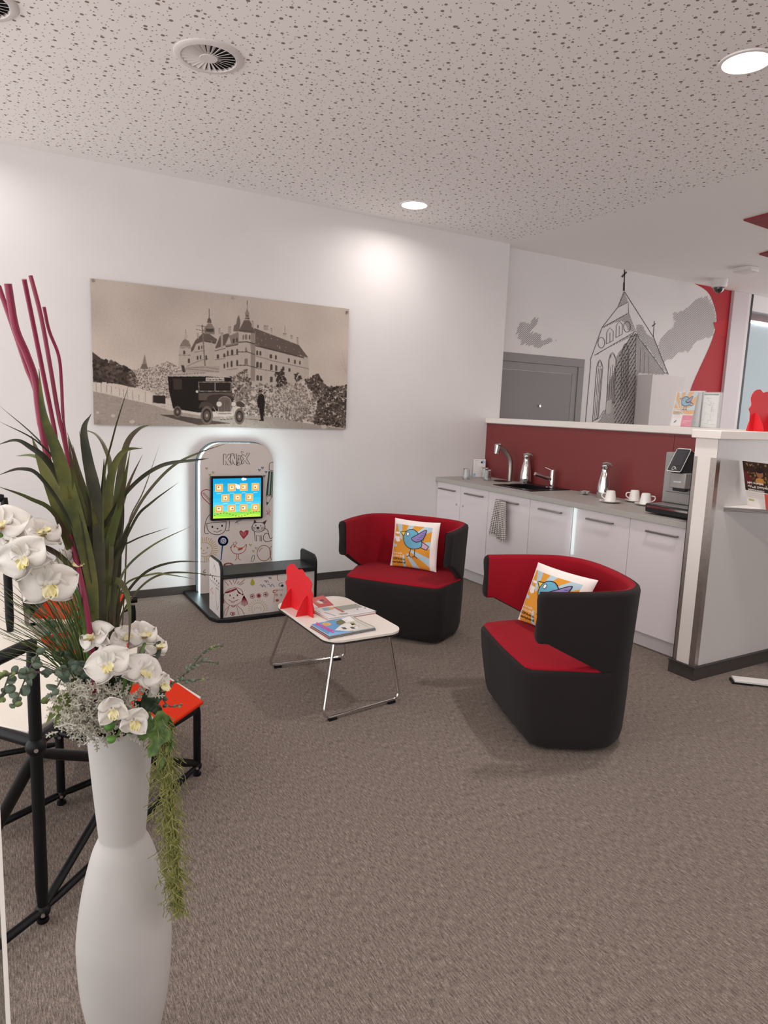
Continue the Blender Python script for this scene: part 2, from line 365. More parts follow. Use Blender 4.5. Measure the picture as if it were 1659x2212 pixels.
# white column and glazed office to the right
colm = MB(); c0 = XC; colm.box(c0, c0+0.30, YM-0.04, YM+0.12, 0, CEIL)
struct(colm, 'trim_1', mat('column_white', 'cdc0c4', 0.35), bevel=0.004)
struct(MB().box(c0+0.30, c0+0.37, YM-0.03, YM+0.06, 0, CEIL), 'trim_2', mat('frame_white', 'd8d0d0', 0.3), bevel=0.004)
struct(MB().box(c0+0.37, c0+0.41, YM-0.031, YM+0.05, 0, CEIL), 'trim_3', BLACK)
struct(MB().box(c0+0.411, 10.9, YM-0.03, YM+0.08, CEIL-0.20, CEIL), 'trim_4', mat('lintel_white', 'e4dede', 0.5), bevel=0.004)
struct(MB().box(c0+0.40, 10.9, YM+0.02, YM+0.032, 0, CEIL-0.20), 'window_1', mat('office_glass', 'eef4f6', 0.02, trans=1.0))
YO = 6.2
struct(MB().box(c0-0.5, 11, YO, YO+.1, 0, 2.93), 'wall_office', mat('pale_blue_wall', '9fb2ba', 0.7))
struct(MB().box(c0-0.5, 11, YO-.01, YO+.1, 2.965, CEIL), 'trim_5', mat('dark_red_band', '5c2126', 0.5))
lt = thing('reflection_strip', (9.5, YO, 2.95), 'added glowing strip for a bright reflection line under the dark red band inside the glazed office', 'glowing strip')
MB().box(c0+.1, 10.9, YO-.03, YO+.05, 2.932, 2.964).build('glow_strip', mat('office_strip', 'ffffff', 0.5, emit='fff0ee', estr=5), lt)  # emitter stands in for a bright reflection line and brightens the office
struct(MB().box(10.95, 11, YM, YO, 0, CEIL), 'office_light_block', mat('pale_blue_wall', '9fb2ba', 0.7))  # unseen wall added to keep world light out of the office
# partition carrying the kitchen and its end wall
PX = 4.25
PW = mat('partition_white', 'dcd6d2', 0.5); ENDW = mat('end_wall_laminate', 'c9c5c4', 0.22)
struct(MB().box(PX+0.0125, PX+0.14, 2.512, YW, 0, 1.405), 'wall_partition', PW)
pb = MB(); pb.box(PX, PX+0.012, 3.195, YW, 0.86, 1.40); pb.box(PX, PX+0.012, 2.51, 3.192, 0.86, 1.40)
tag(pb.build('splashback', mat('dark_red_splashback', '782e2e', 0.45, noise=0.05, nscale=200)), 'dark red splashback board behind the kitchenette worktop', 'splashback')
lm = MB(); lm.box(PX-0.022, PX+0.19, 2.36, YW, 1.405, 1.455)
struct(lm, 'trim_7', mat('ledge_white', 'e4dcd6', 0.5), bevel=0.004)
EX0, EY0, EY1 = 3.53, 2.368, 2.508
struct(MB().box(EX0, 6.2, EY0, EY1, 0.0, 1.405), 'wall_end', [ENDW])
struct(MB().box(EX0+0.0, EX0+0.002, EY0, EY1, 0.07, 1.41).box(EX0-0.002, EX0+0.0, EY0+0.0, EY1, 0.07, 1.41), 'trim_8', mat('end_cap_white', 'e2dad4', 0.5))
struct(MB().box(EX0-0.02, 6.2, EY0-0.022, EY1+0.02, 1.405, 1.452), 'trim_9', mat('ledge_white', 'e4dcd6', 0.5), bevel=0.004)
skb = MB(); skb.box(EX0-0.016, 6.2, EY0-0.016, EY0, 0, 0.075); skb.box(EX0-0.016, EX0, EY0, EY1+0.02, 0, 0.075)
struct(skb, 'baseboard_end', SKIRT, bevel=0.003)
struct(MB().box(EX0-0.022, 6.2, EY0-0.022, EY1+0.02, 0.075, 0.081), 'trim_10', mat('skirting_cap', '2c2726', 0.6))
g = MB(); g.box(EX0-0.004, EX0+0.03, EY0-0.004, EY0, 0.082, 1.30); g.box(EX0-0.004, EX0, EY0, EY0+0.034, 0.082, 1.30)
struct(g, 'trim_11', STEEL)
g = MB(); g.box(EX0-0.004, EX0, EY1-0.022, EY1+0.004, 0.082, 1.30); g.box(EX0-0.004, EX0+0.03, EY1, EY1+0.004, 0.082, 1.30)
struct(g, 'trim_12', STEEL)

# ---------------- mural (drawing and red paint lie on wall_back)
def mur(u, v, L): p = ay(1060+u/2.7696, 520+v/2.7696, YM); return (p.x, YM-0.0012*L-0.0005, p.z)
MU = Print(mur); R = random.Random(5); K = '4a4342'; KG = '6d6563'
def curve2(pts, n=8): return [(p.x, p.y) for p in cr([(a, b, 0) for a, b in pts], n)]
MU.poly(curve2([(1195, 244), (1290, 300), (1330, 370), (1350, 460), (1340, 540), (1305, 640), (1250, 760), (1210, 850), (1185, 920), (1150, 1010)], 6)+[(1400, 1010), (1392, 935), (1470, 297), (1195, 235)], 'b01f28', 1)
MU.poly([(1330, 490), (1400, 470), (1452, 470), (1440, 580), (1350, 560)], 'bd2029', 2)
for cl, st in (([(150, 540), (175, 492), (235, 495), (258, 455), (292, 475), (240, 545), (300, 570), (315, 605), (345, 575), (392, 600), (330, 618), (300, 640), (180, 615), (165, 570)], 8),
               ([(1000, 610), (1060, 540), (1100, 520), (1095, 430), (1150, 425), (1230, 350), (1300, 335), (1335, 400), (1345, 480), (1330, 570), (1230, 600), (1180, 670), (1130, 660), (1080, 710), (1040, 718), (1010, 680)], 7)):
    for a, b in hatch(cl, math.radians(-47), st, 10, R): MU.line([a, b], 2.6 if st == 8 else 3.0, '5c5352' if st == 8 else '8f8583', 1)
tower = [(600, 710), (560, 1130)]
for pl, w in (([(800, 170), (798, 300)], 6), ([(783, 218), (812, 186)], 10), ([(796, 250), (794, 300)], 8), ([(797, 305), (760, 398), (665, 520), (596, 712), (598, 730), (563, 1120)], 3.2),
              ([(762, 398), (822, 368), (824, 432)], 3), ([(800, 305), (975, 580), (1062, 800)], 3.2), ([(665, 520), (824, 432), (866, 542), (620, 686)], 3.2), ([(978, 480), (972, 578)], 3.5), ([(965, 512), (985, 495)], 5),
              ([(870, 560), (865, 700), (855, 1110)], 2), ([(870, 560), (1040, 790)], 2.5), ([(610, 1080), (650, 1060), (675, 1015)], 2.5)):
    MU.line(pl, w, K, 2)
for pts in ([(797, 305), (765, 395), (820, 368)], [(690, 505), (824, 434), (864, 540), (830, 545), (790, 480), (740, 490), (668, 525)], [(620, 686), (866, 546), (845, 575), (700, 640), (640, 680)],
            [(868, 505), (905, 500), (935, 560), (980, 590), (1062, 800), (1010, 740), (940, 640), (872, 560)]):
    for a, b in hatch(pts, math.radians(-47), 6.5, 4, R): MU.line([a, b], 2.4, K, 1)
side = [(868, 550), (840, 570), (790, 640), (750, 690), (745, 760), (700, 860), (690, 1000), (640, 1090), (860, 1110), (880, 795), (1060, 800), (1040, 780)]
for a, b in hatch(side, math.radians(-47), 6.0, 6, R): MU.line([a, b], 2.8, '5c5352', 1)
for a, b in hatch(side[:3]+[(745, 760), (735, 1090), (856, 1110), (868, 800)], math.radians(-60), 16, 8, R): MU.line([a, b], 3.4, K, 1)
MU.ell(661, 610, 20, 32, K, 2, 24, 3.2); MU.ell(815, 515, 20, 32, K, 2, 24, 3.4)
for wx, wt, wbm, ww in ((712, 520, 618, 42), (768, 480, 580, 40)):
    MU.line([(wx-ww/2, wbm), (wx-ww/2+3, wt+28), (wx, wt), (wx+ww/2, wt+22), (wx+ww/2-2, wbm-20), (wx-ww/2, wbm)], 2.8, K, 2)
    MU.line([(wx, wbm-8), (wx+1, wt+30)], 2.6, K, 2)
def gothic(x, t, b, w, sl):
    MU.line([(x-w/2-sl, b), (x-w/2, t+45), (x-w/4, t+12), (x, t), (x+w/4, t+12), (x+w/2, t+45), (x+w/2-sl, b-26), (x-w/2-sl, b)], 3, K, 2)
    for q in (-0.22, 0.06, 0.3): MU.line([(x+w*q, t+52), (x+w*q-sl, b-12)], 2.4, K, 2)
    MU.ell(x, t+28, w*0.26, 16, K, 2, 14, 2.2)
gothic(652, 712, 1082, 36, 26); gothic(728, 668, 990, 44, 14); gothic(806, 615, 960, 40, 10)
MU.poly([(708, 720), (722, 690), (742, 700), (744, 760), (726, 742), (710, 768)], 'd6cecc', 3)
MU.poly([(690, 962), (722, 950), (718, 1030), (688, 1040)], 'bdb5b3', 3)
for x in (900, 925, 950): MU.line([(x, 640+(x-900)), (x-4, 790)], 7, 'a8a09e', 3)
MU.build('mural_drawing', wm)

# ---------------- ceiling fixtures
EM = mat('lamp_diffuser', 'ffffff', 0.5, emit='fff6f0', estr=9)
for i, ((x, y), lab) in enumerate(zip(LAMPS[:2], ('round recessed downlight at the right edge of the perforated ceiling', 'round recessed downlight over the corner near the photo wall'))):
    t = thing('ceiling_downlight', (x, y, CEIL), lab, 'ceiling light', 'recessed ceiling downlights')
    r = 0.1
    MB().lathe([(r, 0), (r+0.016, 0), (r+0.014, -0.006), (r, -0.008), (r-0.002, -0.004)], (x, y, CEIL), 40, False, False).build('rim', mat('lamp_rim', 'ece6e4', 0.4), t, smooth=40)
    MB().lathe([(0.001, -0.005), (r, -0.004)], (x, y, CEIL), 40, True, False).build('diffuser', EM, t)
def vent(cx, cy, label):
    t = thing('ceiling_vent', (cx, cy, CEIL), label, 'air vent', 'round swirl air vents')
    vm = mat('vent_white', 'd6cecb', 0.45)
    MB().lathe([(0.158, 0), (0.158, -0.006), (0.150, -0.012), (0.128, -0.013), (0.124, -0.008), (0.124, 0)], (cx, cy, CEIL), 48, False, False).build('rim', vm, t, smooth=40)
    MB().lathe([(0.001, -0.001), (0.124, -0.001)], (cx, cy, CEIL), 40, True, False).build('duct_opening', mat('vent_dark', '1f1a19', 0.9), t)
    MB().lathe([(0.001, -0.013), (0.04, -0.013), (0.042, -0.009), (0.042, 0)], (cx, cy, CEIL), 32, True, False).build('hub', vm, t, smooth=40)
    for k in range(26):
        a = 2*pi*k/26; ca, sa = math.cos(a), math.sin(a); b = a+0.16
        vs = [(cx+0.040*ca, cy+0.040*sa, CEIL-0.011), (cx+0.124*ca, cy+0.124*sa, CEIL-0.0115), (cx+0.124*math.cos(b), cy+0.124*math.sin(b), CEIL-0.001), (cx+0.040*math.cos(b), cy+0.040*math.sin(b), CEIL-0.007)]
        mb = MB(); mb.add(vs, [(0, 1, 2, 3)]); mb.build('blade', vm, t, solid=0.0015)
vent(0.982, 3.44, 'round white swirl air vent with radial blades in perforated ceiling')
vent(0.045, 3.53, 'second round air vent barely showing in the top left corner')
p = Vector((7.30, 5.1, CEIL))
t = thing('dome_camera', p, 'white dome security camera under the ceiling by the red wall', 'camera')
MB().lathe([(0.085, 0), (0.085, -0.06), (0.078, -0.085), (0.06, -0.09)], p, 28).build('housing', mat('cam_white', 'dcd6d3', 0.4), t, smooth=40)
MB().sphere((p.x, p.y, CEIL-0.092), 0.058, 20, 12).build('lens_dome', mat('smoked_dome', '2b2728', 0.05, coat=1), t, smooth=True)
p = az(1612, 578, CEIL)
t = thing('wifi_box', p, 'flat white wireless device fixed to the ceiling above dome camera', 'access point')
mb = MB(); pts = [(p.x+a, p.y+b, CEIL-0.045) for a, b in rrect(0.2, 0.2, 0.05)]; mb.prism(pts, (0, 0, 0.045)); mb.build('housing', mat('cam_white', 'dcd6d3', 0.4), t, bevel=0.008)
mb = MB(); mb.tube([(p.x-0.03, p.y, CEIL-0.047), (p.x-0.03, p.y, CEIL-0.044)], 0.005, 8); mb.tube([(p.x+0.01, p.y-.02, CEIL-0.047), (p.x+0.01, p.y-.02, CEIL-0.044)], 0.005, 8); mb.build('status_lamp', mat('cam_white2', 'ffffff', 0.3), t)
redp = mat('red_ceiling_panel', '8e2a35', 0.8, noise=0.2, nscale=30)
for q, lab in (([(1606, 477), (1659, 463), (1900, 400), (1900, 545), (1659, 495)], 'larger red ceiling panel with a pointed end at the right edge'),
               ([(1640, 550.5), (1659, 545), (1900, 480), (1900, 600), (1659, 556)], 'smaller red ceiling panel tip beyond the larger one')):
    mb = MB(); mb.prism([tuple(az(a, b, CEIL-0.012)) for a, b in q], (0, 0, 0.012)); tag(mb.build('ceiling_panel', redp, tri=True), lab, 'ceiling panel', 'red ceiling panels')
# ================================================================== KITCHENETTE
ZT = 0.886; XF = 3.70
YD = [5.315, 4.948, 4.548, 4.03, 3.57, 3.056, 2.56]
HN = [(78, 168, 470, 485), (232, 335, 502, 520), (430, 545, 545, 565), (673, 805, 593, 612), (958, 1112, 652, 680), (1315, 1500, 722, 755)]
units = [('base_cabinet', [0, 1], 'white two-door base cabinet with locks beside the photo wall'),
         ('base_cabinet', [2], 'white base cabinet with the checked towel on its handle'),
         ('base_cabinet', [3], 'white base cabinet right of the towel, with the bright reflected stripe'),
         ('base_cabinet', [4], 'white base cabinet behind the nearer armchair, second from the end pillar'),
         ('base_cabinet', [5], 'white base cabinet under the coffee machine next to the end pillar')]
carc = mat('carcass_white', 'c9c1c0', 0.4)
for nm, ds, lab in units:
    ya, yb = YD[ds[0]], YD[ds[-1]+1]
    t = thing(nm, (XF, (ya+yb)/2, 0), lab, 'cabinet', 'white kitchen base cabinets')
    MB().box(XF+0.02, PX, yb+0.001, ya-0.001, 0.10, 0.846).build('carcass', carc, t)
    MB().box(XF+0.05, XF+0.07, yb+0.0005, ya-0.0005, 0, 0.10).build('plinth', mat('plinth_white', 'cfc6c6', 0.3), t)
    for d in ds:
        a, b = YD[d], YD[d+1]
        dr = MB().box(XF, XF+0.019, b+0.002, a-0.002, 0.105, 0.843).build('door', GLOSS, t, bevel=0.0015)
        u0, u1, v0, v1 = HN[d]
        p0 = ax(920+u0/2.765, 880+v0/2.765, XF-0.02); p1 = ax(920+u1/2.765, 880+v1/2.765, XF-0.02)
        z = 0.785; y0, y1 = p0.y, p1.y
        h = MB(); h.box(XF-0.030, XF-0.020, y1, y0, z-0.006, z+0.006); h.box(XF-0.022, XF-0.001, y1, y1+0.012, z-0.005, z+0.005); h.box(XF-0.022, XF-0.001, y0-0.012, y0, z-0.005, z+0.005)
        h.build('handle', HANDLE, dr, bevel=0.002)
        if d < 2:
            yy = a-0.32 if d == 0 else a-0.05
            MB().tube([(XF-0.004, yy, 0.665), (XF+0.001, yy, 0.665)], 0.010, 16).build('lock', CHROME, dr)
WT = mat('grey_stone_worktop', 'a8a29d', 0.5, noise=0.10, nscale=180)
def in_counter(px, py, dx=0.0, xmax=None):
    p = az(px, py, ZT+0.006)
    if xmax and p.x > xmax: p = Vector((xmax, p.y*xmax/p.x, 0))
    return Vector((p.x+dx, p.y, ZT))
# sink opening
SX0, SX1, SY0, SY1 = 3.80, 4.235, 4.14, 4.62
wk = MB()
wk.box(XF-0.025, SX0+0.01, 2.51, YW, ZT-0.038, ZT); wk.box(SX1-0.01, PX, 2.51, YW, ZT-0.038, ZT)
wk.box(SX0+0.01, SX1-0.01, 2.51, SY0+0.015, ZT-0.038, ZT); wk.box(SX0+0.01, SX1-0.01, SY1-0.015, YW, ZT-0.038, ZT)
tag(wk.build('worktop', WT), 'grey speckled worktop running along the kitchenette', 'worktop')
sb = mat('black_granite_sink', '141416', 0.35, noise=0.2, nscale=300)
t = thing('sink', (4.0, 4.38, ZT), 'black composite inset sink with drainer in grey worktop', 'sink')
m = MB(); bx0, bx1, by0, by1 = SX0+0.05, SX1-0.11, 4.20, 4.57
for a in ((SX0, bx0, SY0, SY1), (bx1, SX1, SY0, SY1), (bx0, bx1, SY0, by0), (bx0, bx1, by1, SY1)): m.box(a[0], a[1], a[2], a[3], ZT, ZT+0.006)
m.build('rim', sb, t)
m = MB(); w = 0.006; zb = ZT-0.03
m.box(bx0-w, bx0, by0, by1, zb-0.005, ZT+0.003); m.box(bx1, bx1+w, by0, by1, zb-0.005, ZT+0.003); m.box(bx0, bx1, by0-w, by0, zb-0.005, ZT+0.003); m.box(bx0, bx1, by1, by1+w, zb-0.005, ZT+0.003); m.box(bx0, bx1, by0, by1, zb-0.005, zb)
m.build('basin', sb, t)
MB().tube([(4.17, 4.35, ZT+0.005), (4.17, 4.35, ZT+0.012)], 0.012, 16).build('overflow_knob', CHROME, t)
# tap
p = in_counter(1192, 1050, 0, 4.195); p.z = ZT+0.006
t = thing('tap', p, 'single-lever chrome tap standing on the black sink', 'tap')
MB().lathe([(0.025, 0), (0.025, 0.006), (0.021, 0.008), (0.021, 0.145), (0.019, 0.15)], p, 24).build('body', CHROME, t, smooth=40)
e = Vector((-0.17, 0.035, 0.05)); a = p+Vector((0, 0, 0.065))
MB().tube([a, a+e*0.97, a+e], [0.0135, 0.0165, 0.015], 16).build('spout', CHROME, t, smooth=40)
MB().tube([p+Vector((0, 0, 0.142)), p+Vector((-0.03, 0.055, 0.162)), p+Vector((-0.033, 0.06, 0.164))], [0.005, 0.004, 0.006], 10).build('lever', CHROME, t, smooth=40)
# water dispenser
p = in_counter(1101, 1037, 0, 4.17)
t = thing('water_dispenser', p, 'tall curved steel water dispenser tap over dark oval drip tray', 'tap')
MB().tube(cr([p, p+Vector((0, 0, 0.14)), p+Vector((-0.012, 0.004, 0.21)), p+Vector((-0.055, 0.02, 0.275)), p+Vector((-0.11, 0.035, 0.31))], 8), 0.021, 20).build('column', STEEL, t, smooth=50)
h = p+Vector((-0.125, 0.04, 0.30))
MB().tube([h+Vector((0.02, -0.006, 0.032)), h+Vector((-0.002, 0, 0.022)), h+Vector((-0.014, 0.003, -0.05))], [0.016, 0.034, 0.023], 20).build('head', CHROME, t, smooth=40)
MB().lathe([(0.02, 0.0), (0.033, 0.0), (0.035, 0.006), (0.028, 0.012), (0.001, 0.014)], h+Vector((0, 0, 0.028)), 20).build('button', CHROME, t, smooth=40)
m = MB(); m.lathe([(0.001, 0.0), (0.075, 0.0), (0.078, 0.004), (0.07, 0.007), (0.001, 0.006)], p+Vector((-0.075, 0.02, 0)), 32); m.build('drip_tray', mat('tray_dark', '2b201f', 0.3), t, smooth=30)
# vacuum jugs
def jug(px, py, label, s=1.0):
    p = in_counter(px, py, 0, 4.19)
    t = thing('vacuum_jug', p, label, 'vacuum jug', 'steel vacuum jugs')
    MB().lathe([(0.048, 0), (0.052, 0.006), (0.052, 0.05), (0.049, 0.10), (0.040, 0.155), (0.031, 0.195), (0.028, 0.203), (0.028, 0.235), (0.031, 0.24), (0.030, 0.252), (0.02, 0.258)], p, 32).build('body', CHROME, t, smooth=50)
    q = p+Vector((0, 0, 0.255))
    MB().tube([q+Vector((-0.03, 0.008, 0.006)), q+Vector((0, 0, 0.012)), q+Vector((0.030, -0.02, 0.008)), q+Vector((0.04, -0.028, -0.004))], [0.010, 0.014, 0.010, 0.007], 12).build('lid', CHROME, t, smooth=50)
    MB().tube(cr([p+Vector((0.022, 0.018, 0.225)), p+Vector((0.043, 0.022, 0.20)), p+Vector((0.052, 0.024, 0.13)), p+Vector((0.044, 0.02, 0.07))], 6), 0.005, 8).build('handle', BLACK, t, smooth=50)
jug(1135, 1039, 'polished steel vacuum jug between dispenser and sink')
jug(1303, 1074, 'polished steel vacuum jug behind the cups and creamer bowl')
# glasses turned upside down
gl = thing('drinking_glass', in_counter(1007, 1034), 'upturned clear tumbler alone at the left end of the worktop', 'glass', 'upturned water tumblers')
b = Vector(ORG[gl.name])
MB().lathe([(0.034, 0.0), (0.036, 0.001), (0.029, 0.098), (0.027, 0.10), (0.001, 0.10), (0.001, 0.092), (0.025, 0.092), (0.0335, 0.003)], b, 28, False, False).build('tumbler', GLASSM, gl, smooth=40)
dup(gl, in_counter(1053, 1036), 0, 'front one of two upturned tumblers before the instruction card')
dup(gl, in_counter(1047, 1031), 0, 'rear one of two upturned tumblers before the instruction card')
# instruction card
p0 = in_counter(1018, 1029); p1 = Vector((4.20, 5.235, ZT)); p0 = Vector((4.085, 5.275, ZT))
t = thing('instruction_card', (p0+p1)/2, 'white printed instruction card leaning at the back corner of worktop', 'card')
e = (p1-p0); upv = Vector((0.02, 0.03, 0.168)); nrm = e.cross(upv).normalized()
if nrm.x > 0: nrm = -nrm
m = MB(); m.prism([p0, p1, p1+upv, p0+upv], -nrm*0.003); m.build('card', PAPER, t)
PR = Print(lambda u, v, L: tuple(p0+e*u+upv*v+nrm*(0.0006+0.0003*L)))
PR.text('PREPARATION', .1, .92, .35, .03, '3a3a3a'); PR.ell(.78, .84, .16, .1, 'a9c4dd', 1); PR.ell(.68, .82, .08, .06, '26262a', 2); PR.ell(.1, .1, .13, .09, '8fb4d6', 1)
for k in range(3):
    PR.text('Wasser', .1, .78-.05*k, .2, .02, '8a8a8c')
for k in range(9): PR.line([(.1, .6-.055*k), (.45+.3*(k % 2), .6-.055*k)], .008, 'a8a4a6', 1); PR.rect(.08, .55-.055*k, .1, .57-.055*k, '55555a', 1)
PR.build('print', t)
# creamer bowl
p = in_counter(1263.6, 1067)
t = thing('creamer_bowl', p, 'small clear glass bowl holding white creamer pots', 'bowl')
MB().lathe([(0.02, 0), (0.045, 0.03), (0.047, 0.032), (0.043, 0.032), (0.018, 0.004), (0.001, 0.004)], p, 28).build('glass_bowl', GLASSM, t, smooth=40)
for k, (a, c) in enumerate(((-0.016, 0.008), (0.012, -0.012), (0.010, 0.016))):
    q = p+Vector((a, c, 0.008)); r_ = thing('creamer_pot', q, 'tiny white coffee creamer pot in the clear bowl', 'creamer', 'creamer pots in the bowl')
    MB().lathe([(0.009, 0), (0.013, 0.018), (0.016, 0.019), (0.016, 0.0205), (0.001, 0.021)], q, 16).build('pot', mat('creamer_white', 'f0ecea', 0.4), r_, smooth=40)
# cups upside down on saucers
porc = mat('porcelain', 'ece7e2', 0.12, coat=0.4)
def cupset(px, py, lab, rz):
    p = in_counter(px, py, 0, 4.17)
    s = thing('saucer', p, 'white saucer under '+lab, 'saucer', 'white saucers on the worktop')
    MB().lathe([(0.035, 0), (0.05, 0.006), (0.074, 0.013), (0.075, 0.015), (0.05, 0.009), (0.03, 0.004), (0.001, 0.004)], p, 32).build('dish', porc, s, smooth=50)
    q = p+Vector((0, 0, 0.0095)); c = thing('cup', q, lab, 'cup', 'upturned white cups')
    MB().lathe([(0.041, 0), (0.042, 0.001), (0.040, 0.02), (0.031, 0.074), (0.027, 0.079), (0.024, 0.077), (0.001, 0.075)], q, 32).build('body', porc, c, smooth=50)
    ca, sa = math.cos(rz), math.sin(rz)
    MB().tube(cr([q+Vector((ca*.036, sa*.036, .06)), q+Vector((ca*.06, sa*.06, .056)), q+Vector((ca*.062, sa*.062, .034)), q+Vector((ca*.040, sa*.040, .018))], 6), 0.0045, 8).build('handle', porc, c, smooth=50)
cupset(1317.8, 1084, 'upturned white cup in front of the right steel jug', 2.6)
cupset(1370, 1080.7, 'upturned white cup at the back against the splashback', 2.6)
cupset(1393.8, 1090, 'upturned white cup nearest the coffee machine', -0.7)
# coffee machine, facing the room
t = thing('coffee_machine', (4.0, 2.86, ZT), 'grey and black automatic coffee machine with tilted touch display', 'coffee machine')
y0, y1 = 2.57, 2.985
mg = mat('machine_silver', '9a9593', 0.35, 0.4); mk_ = mat('machine_black', '1a1a1c', 0.25); 
MB().box(3.90, 4.235, y0, y1, ZT+0.07, ZT+0.405).build('housing', mg, t, bevel=0.008)
m = MB(); m.box(3.74, 4.235, y0, y1, ZT+0.012, ZT+0.07); m.build('drip_tray', mk_, t, bevel=0.012, bseg=3)
MB().box(3.735, 3.7405, y0+0.02, y1-0.02, ZT+0.045, ZT+0.058).build('tray_trim', CHROME, t)
m = MB(); 
for k in range(9): m.box(3.755+0.015*k, 3.762+0.015*k, y0+0.03, y1-0.03, ZT+0.070, ZT+0.073)
m.build('drip_grid', mg, t)
m = MB(); m.box(3.80, 3.90, 2.745, 2.86, ZT+0.185, ZT+0.285); m.build('spout_housing', mg, t, bevel=0.006)
m = MB(); m.box(3.82, 3.86, 2.76, 2.85, ZT+0.165, ZT+0.185); m.build('spout', mk_, t, bevel=0.004)
MB().box(3.8985, 3.9005, y0+0.03, y1-0.03, ZT+0.145, ZT+0.1475).build('panel_joint', mk_, t)
hx = MB(); hx.prism([(3.785, 2.765, ZT+0.285), (3.90, 2.765, ZT+0.285), (3.90, 2.765, ZT+0.41), (3.868, 2.765, ZT+0.425)], (0, 0.10, 0)); hx.build('display_mount', mk_, t, bevel=0.004)
d0 = Vector((3.778, 2.868, ZT+0.285)); du = Vector((0, -0.105, 0)); dv = Vector((0.088, 0, 0.145)); dn = du.cross(dv).normalized()
if dn.x > 0: dn = -dn
cc = d0+du/2+dv/2
dsp = MB(); pts = [cc+du.normalized()*a+dv.normalized()*b_ for a, b_ in rrect(0.105, 0.17, 0.012)]; dsp.prism(pts, dn*0.012); do = dsp.build('display', mk_, t)
PR = Print(lambda u, v, L: tuple(d0+du*u+dv*v+dn*(0.0123+0.0003*L)))
rr = [((a/0.105+.5), (b_/0.17+.5)) for a, b_ in rrect(0.102, 0.167, 0.012)]
PR.line(rr, .035, 'c9c5c2', 2, closed=True); PR.rect(.2, .28, .8, .9, '38343a', 1); PR.ell(.4, .14, .09, .07, 'b8b4b0', 2, 20, .025); PR.line([(.48, .2), (.62, .1)], .025, 'b8b4b0', 2)
PR.build('display_print', do)
PR = Print(lambda u, v, L: (3.799-0.0003*L, 2.86-0.115*u, ZT+0.185+0.1*v)); PR.text('nivona', .26, .46, .48, .12, 'f0ecea', bold=.03); PR.build('lettering', t)
# towel on third handle
towel = bpy.data.materials.new('checked_towel'); towel.use_nodes = True; nt = towel.node_tree; b = nt.nodes['Principled BSDF']; b.inputs['Roughness'].default_value = 0.95
tc = nt.nodes.new('ShaderNodeUVMap'); sp = nt.nodes.new('ShaderNodeSeparateXYZ'); nt.links.new(tc.outputs[0], sp.inputs[0]); outs = []
for k, per in ((0, 0.015), (1, 0.015)):
    d = nt.nodes.new('ShaderNodeMath'); d.operation = 'DIVIDE'; d.inputs[1].default_value = per; nt.links.new(sp.outputs[k], d.inputs[0])
    f = nt.nodes.new('ShaderNodeMath'); f.operation = 'FRACT'; nt.links.new(d.outputs[0], f.inputs[0])
    l = nt.nodes.new('ShaderNodeMath'); l.operation = 'LESS_THAN'; l.inputs[1].default_value = 0.27; nt.links.new(f.outputs[0], l.inputs[0]); outs.append(l)
ad = nt.nodes.new('ShaderNodeMath'); ad.operation = 'MAXIMUM'; nt.links.new(outs[0].outputs[0], ad.inputs[0]); nt.links.new(outs[1].outputs[0], ad.inputs[1])
mx = nt.nodes.new('ShaderNodeMix'); mx.data_type = 'RGBA'; mx.inputs[6].default_value = lin('ddd2cc'); mx.inputs[7].default_value = lin('3d3634')
nt.links.new(ad.outputs[0], mx.inputs[0]); nt.links.new(mx.outputs[2], b.inputs['Base Color'])
p = ax(920+475/2.765, 880+545/2.765, XF-0.03)
def tw_fn(cy, w0, w1, zt, zb, ph, xo):
    def fn(u, v):
        w = w0+(w1-w0)*v; y = cy[0]+(cy[1]-cy[0])*v+(0.5-u)*w
        return (XF-0.036-xo-0.010*math.sin(u*pi*3+ph)*(0.25+v)-0.006*v, y, zt+(zb-zt)*v-0.01*math.sin(u*2)*v)
    return fn
def towel_obj(fns, name, par):
    m = MB(); nu, nv = 16, 20; uvs = []
    for fn, uo in fns: m.grid(fn, nu, nv)
    o = m.build(name, towel, par, smooth=True, weld=False, solid=0.003)
    ul = o.data.uv_layers.new(name='UVMap'); per = (nu+1)*(nv+1)
    for poly in o.data.polygons:
        for li in poly.loop_indices:
            vi = o.data.loops[li].vertex_index; g_ = vi//per; r = vi % per; i, j = r//(nv+1), r % (nv+1)
            ul.data[li].uv = (i/nu*0.13+fns[g_][1], j/nv*0.30)
    return o
t = thing('checked_towel', (XF-0.03, 4.33, 0.79), 'black and white checked tea towel hanging on a cabinet handle', 'towel')
towel_obj([(tw_fn((4.345, 4.38), 0.12, 0.155, 0.795, 0.505, 0.4, 0.0), 0.0)], 'front_fold', t)
towel_obj([(tw_fn((4.30, 4.285), 0.07, 0.085, 0.790, 0.475, 2.0, 0.014), 0.3)], 'side_fold', t)
fr_ = MB(); R = random.Random(3)
for k in range(22):
    u = (k+0.5)/22; q = Vector(tw_fn((4.345, 4.38), 0.12, 0.155, 0.795, 0.505, 0.4, 0.0)(u, 1)); fr_.tube([q, q+Vector((R.uniform(-.002, .002), R.uniform(-.003, .003), -0.022))], 0.0014, 4)
for k in range(12):
    u = (k+0.5)/12; q = Vector(tw_fn((4.30, 4.285), 0.07, 0.085, 0.790, 0.475, 2.0, 0.014)(u, 1)); fr_.tube([q, q+Vector((R.uniform(-.002, .002), R.uniform(-.003, .003), -0.022))], 0.0014, 4)
fr_.build('fringe', mat('towel_fringe', 'd3c6bf', 0.9), t)

def acrylic():
    m = mat('acrylic', 'f2f4f4', 0.05, spec=0.5); m.node_tree.nodes['Principled BSDF'].inputs['Alpha'].default_value = 0.13; return m
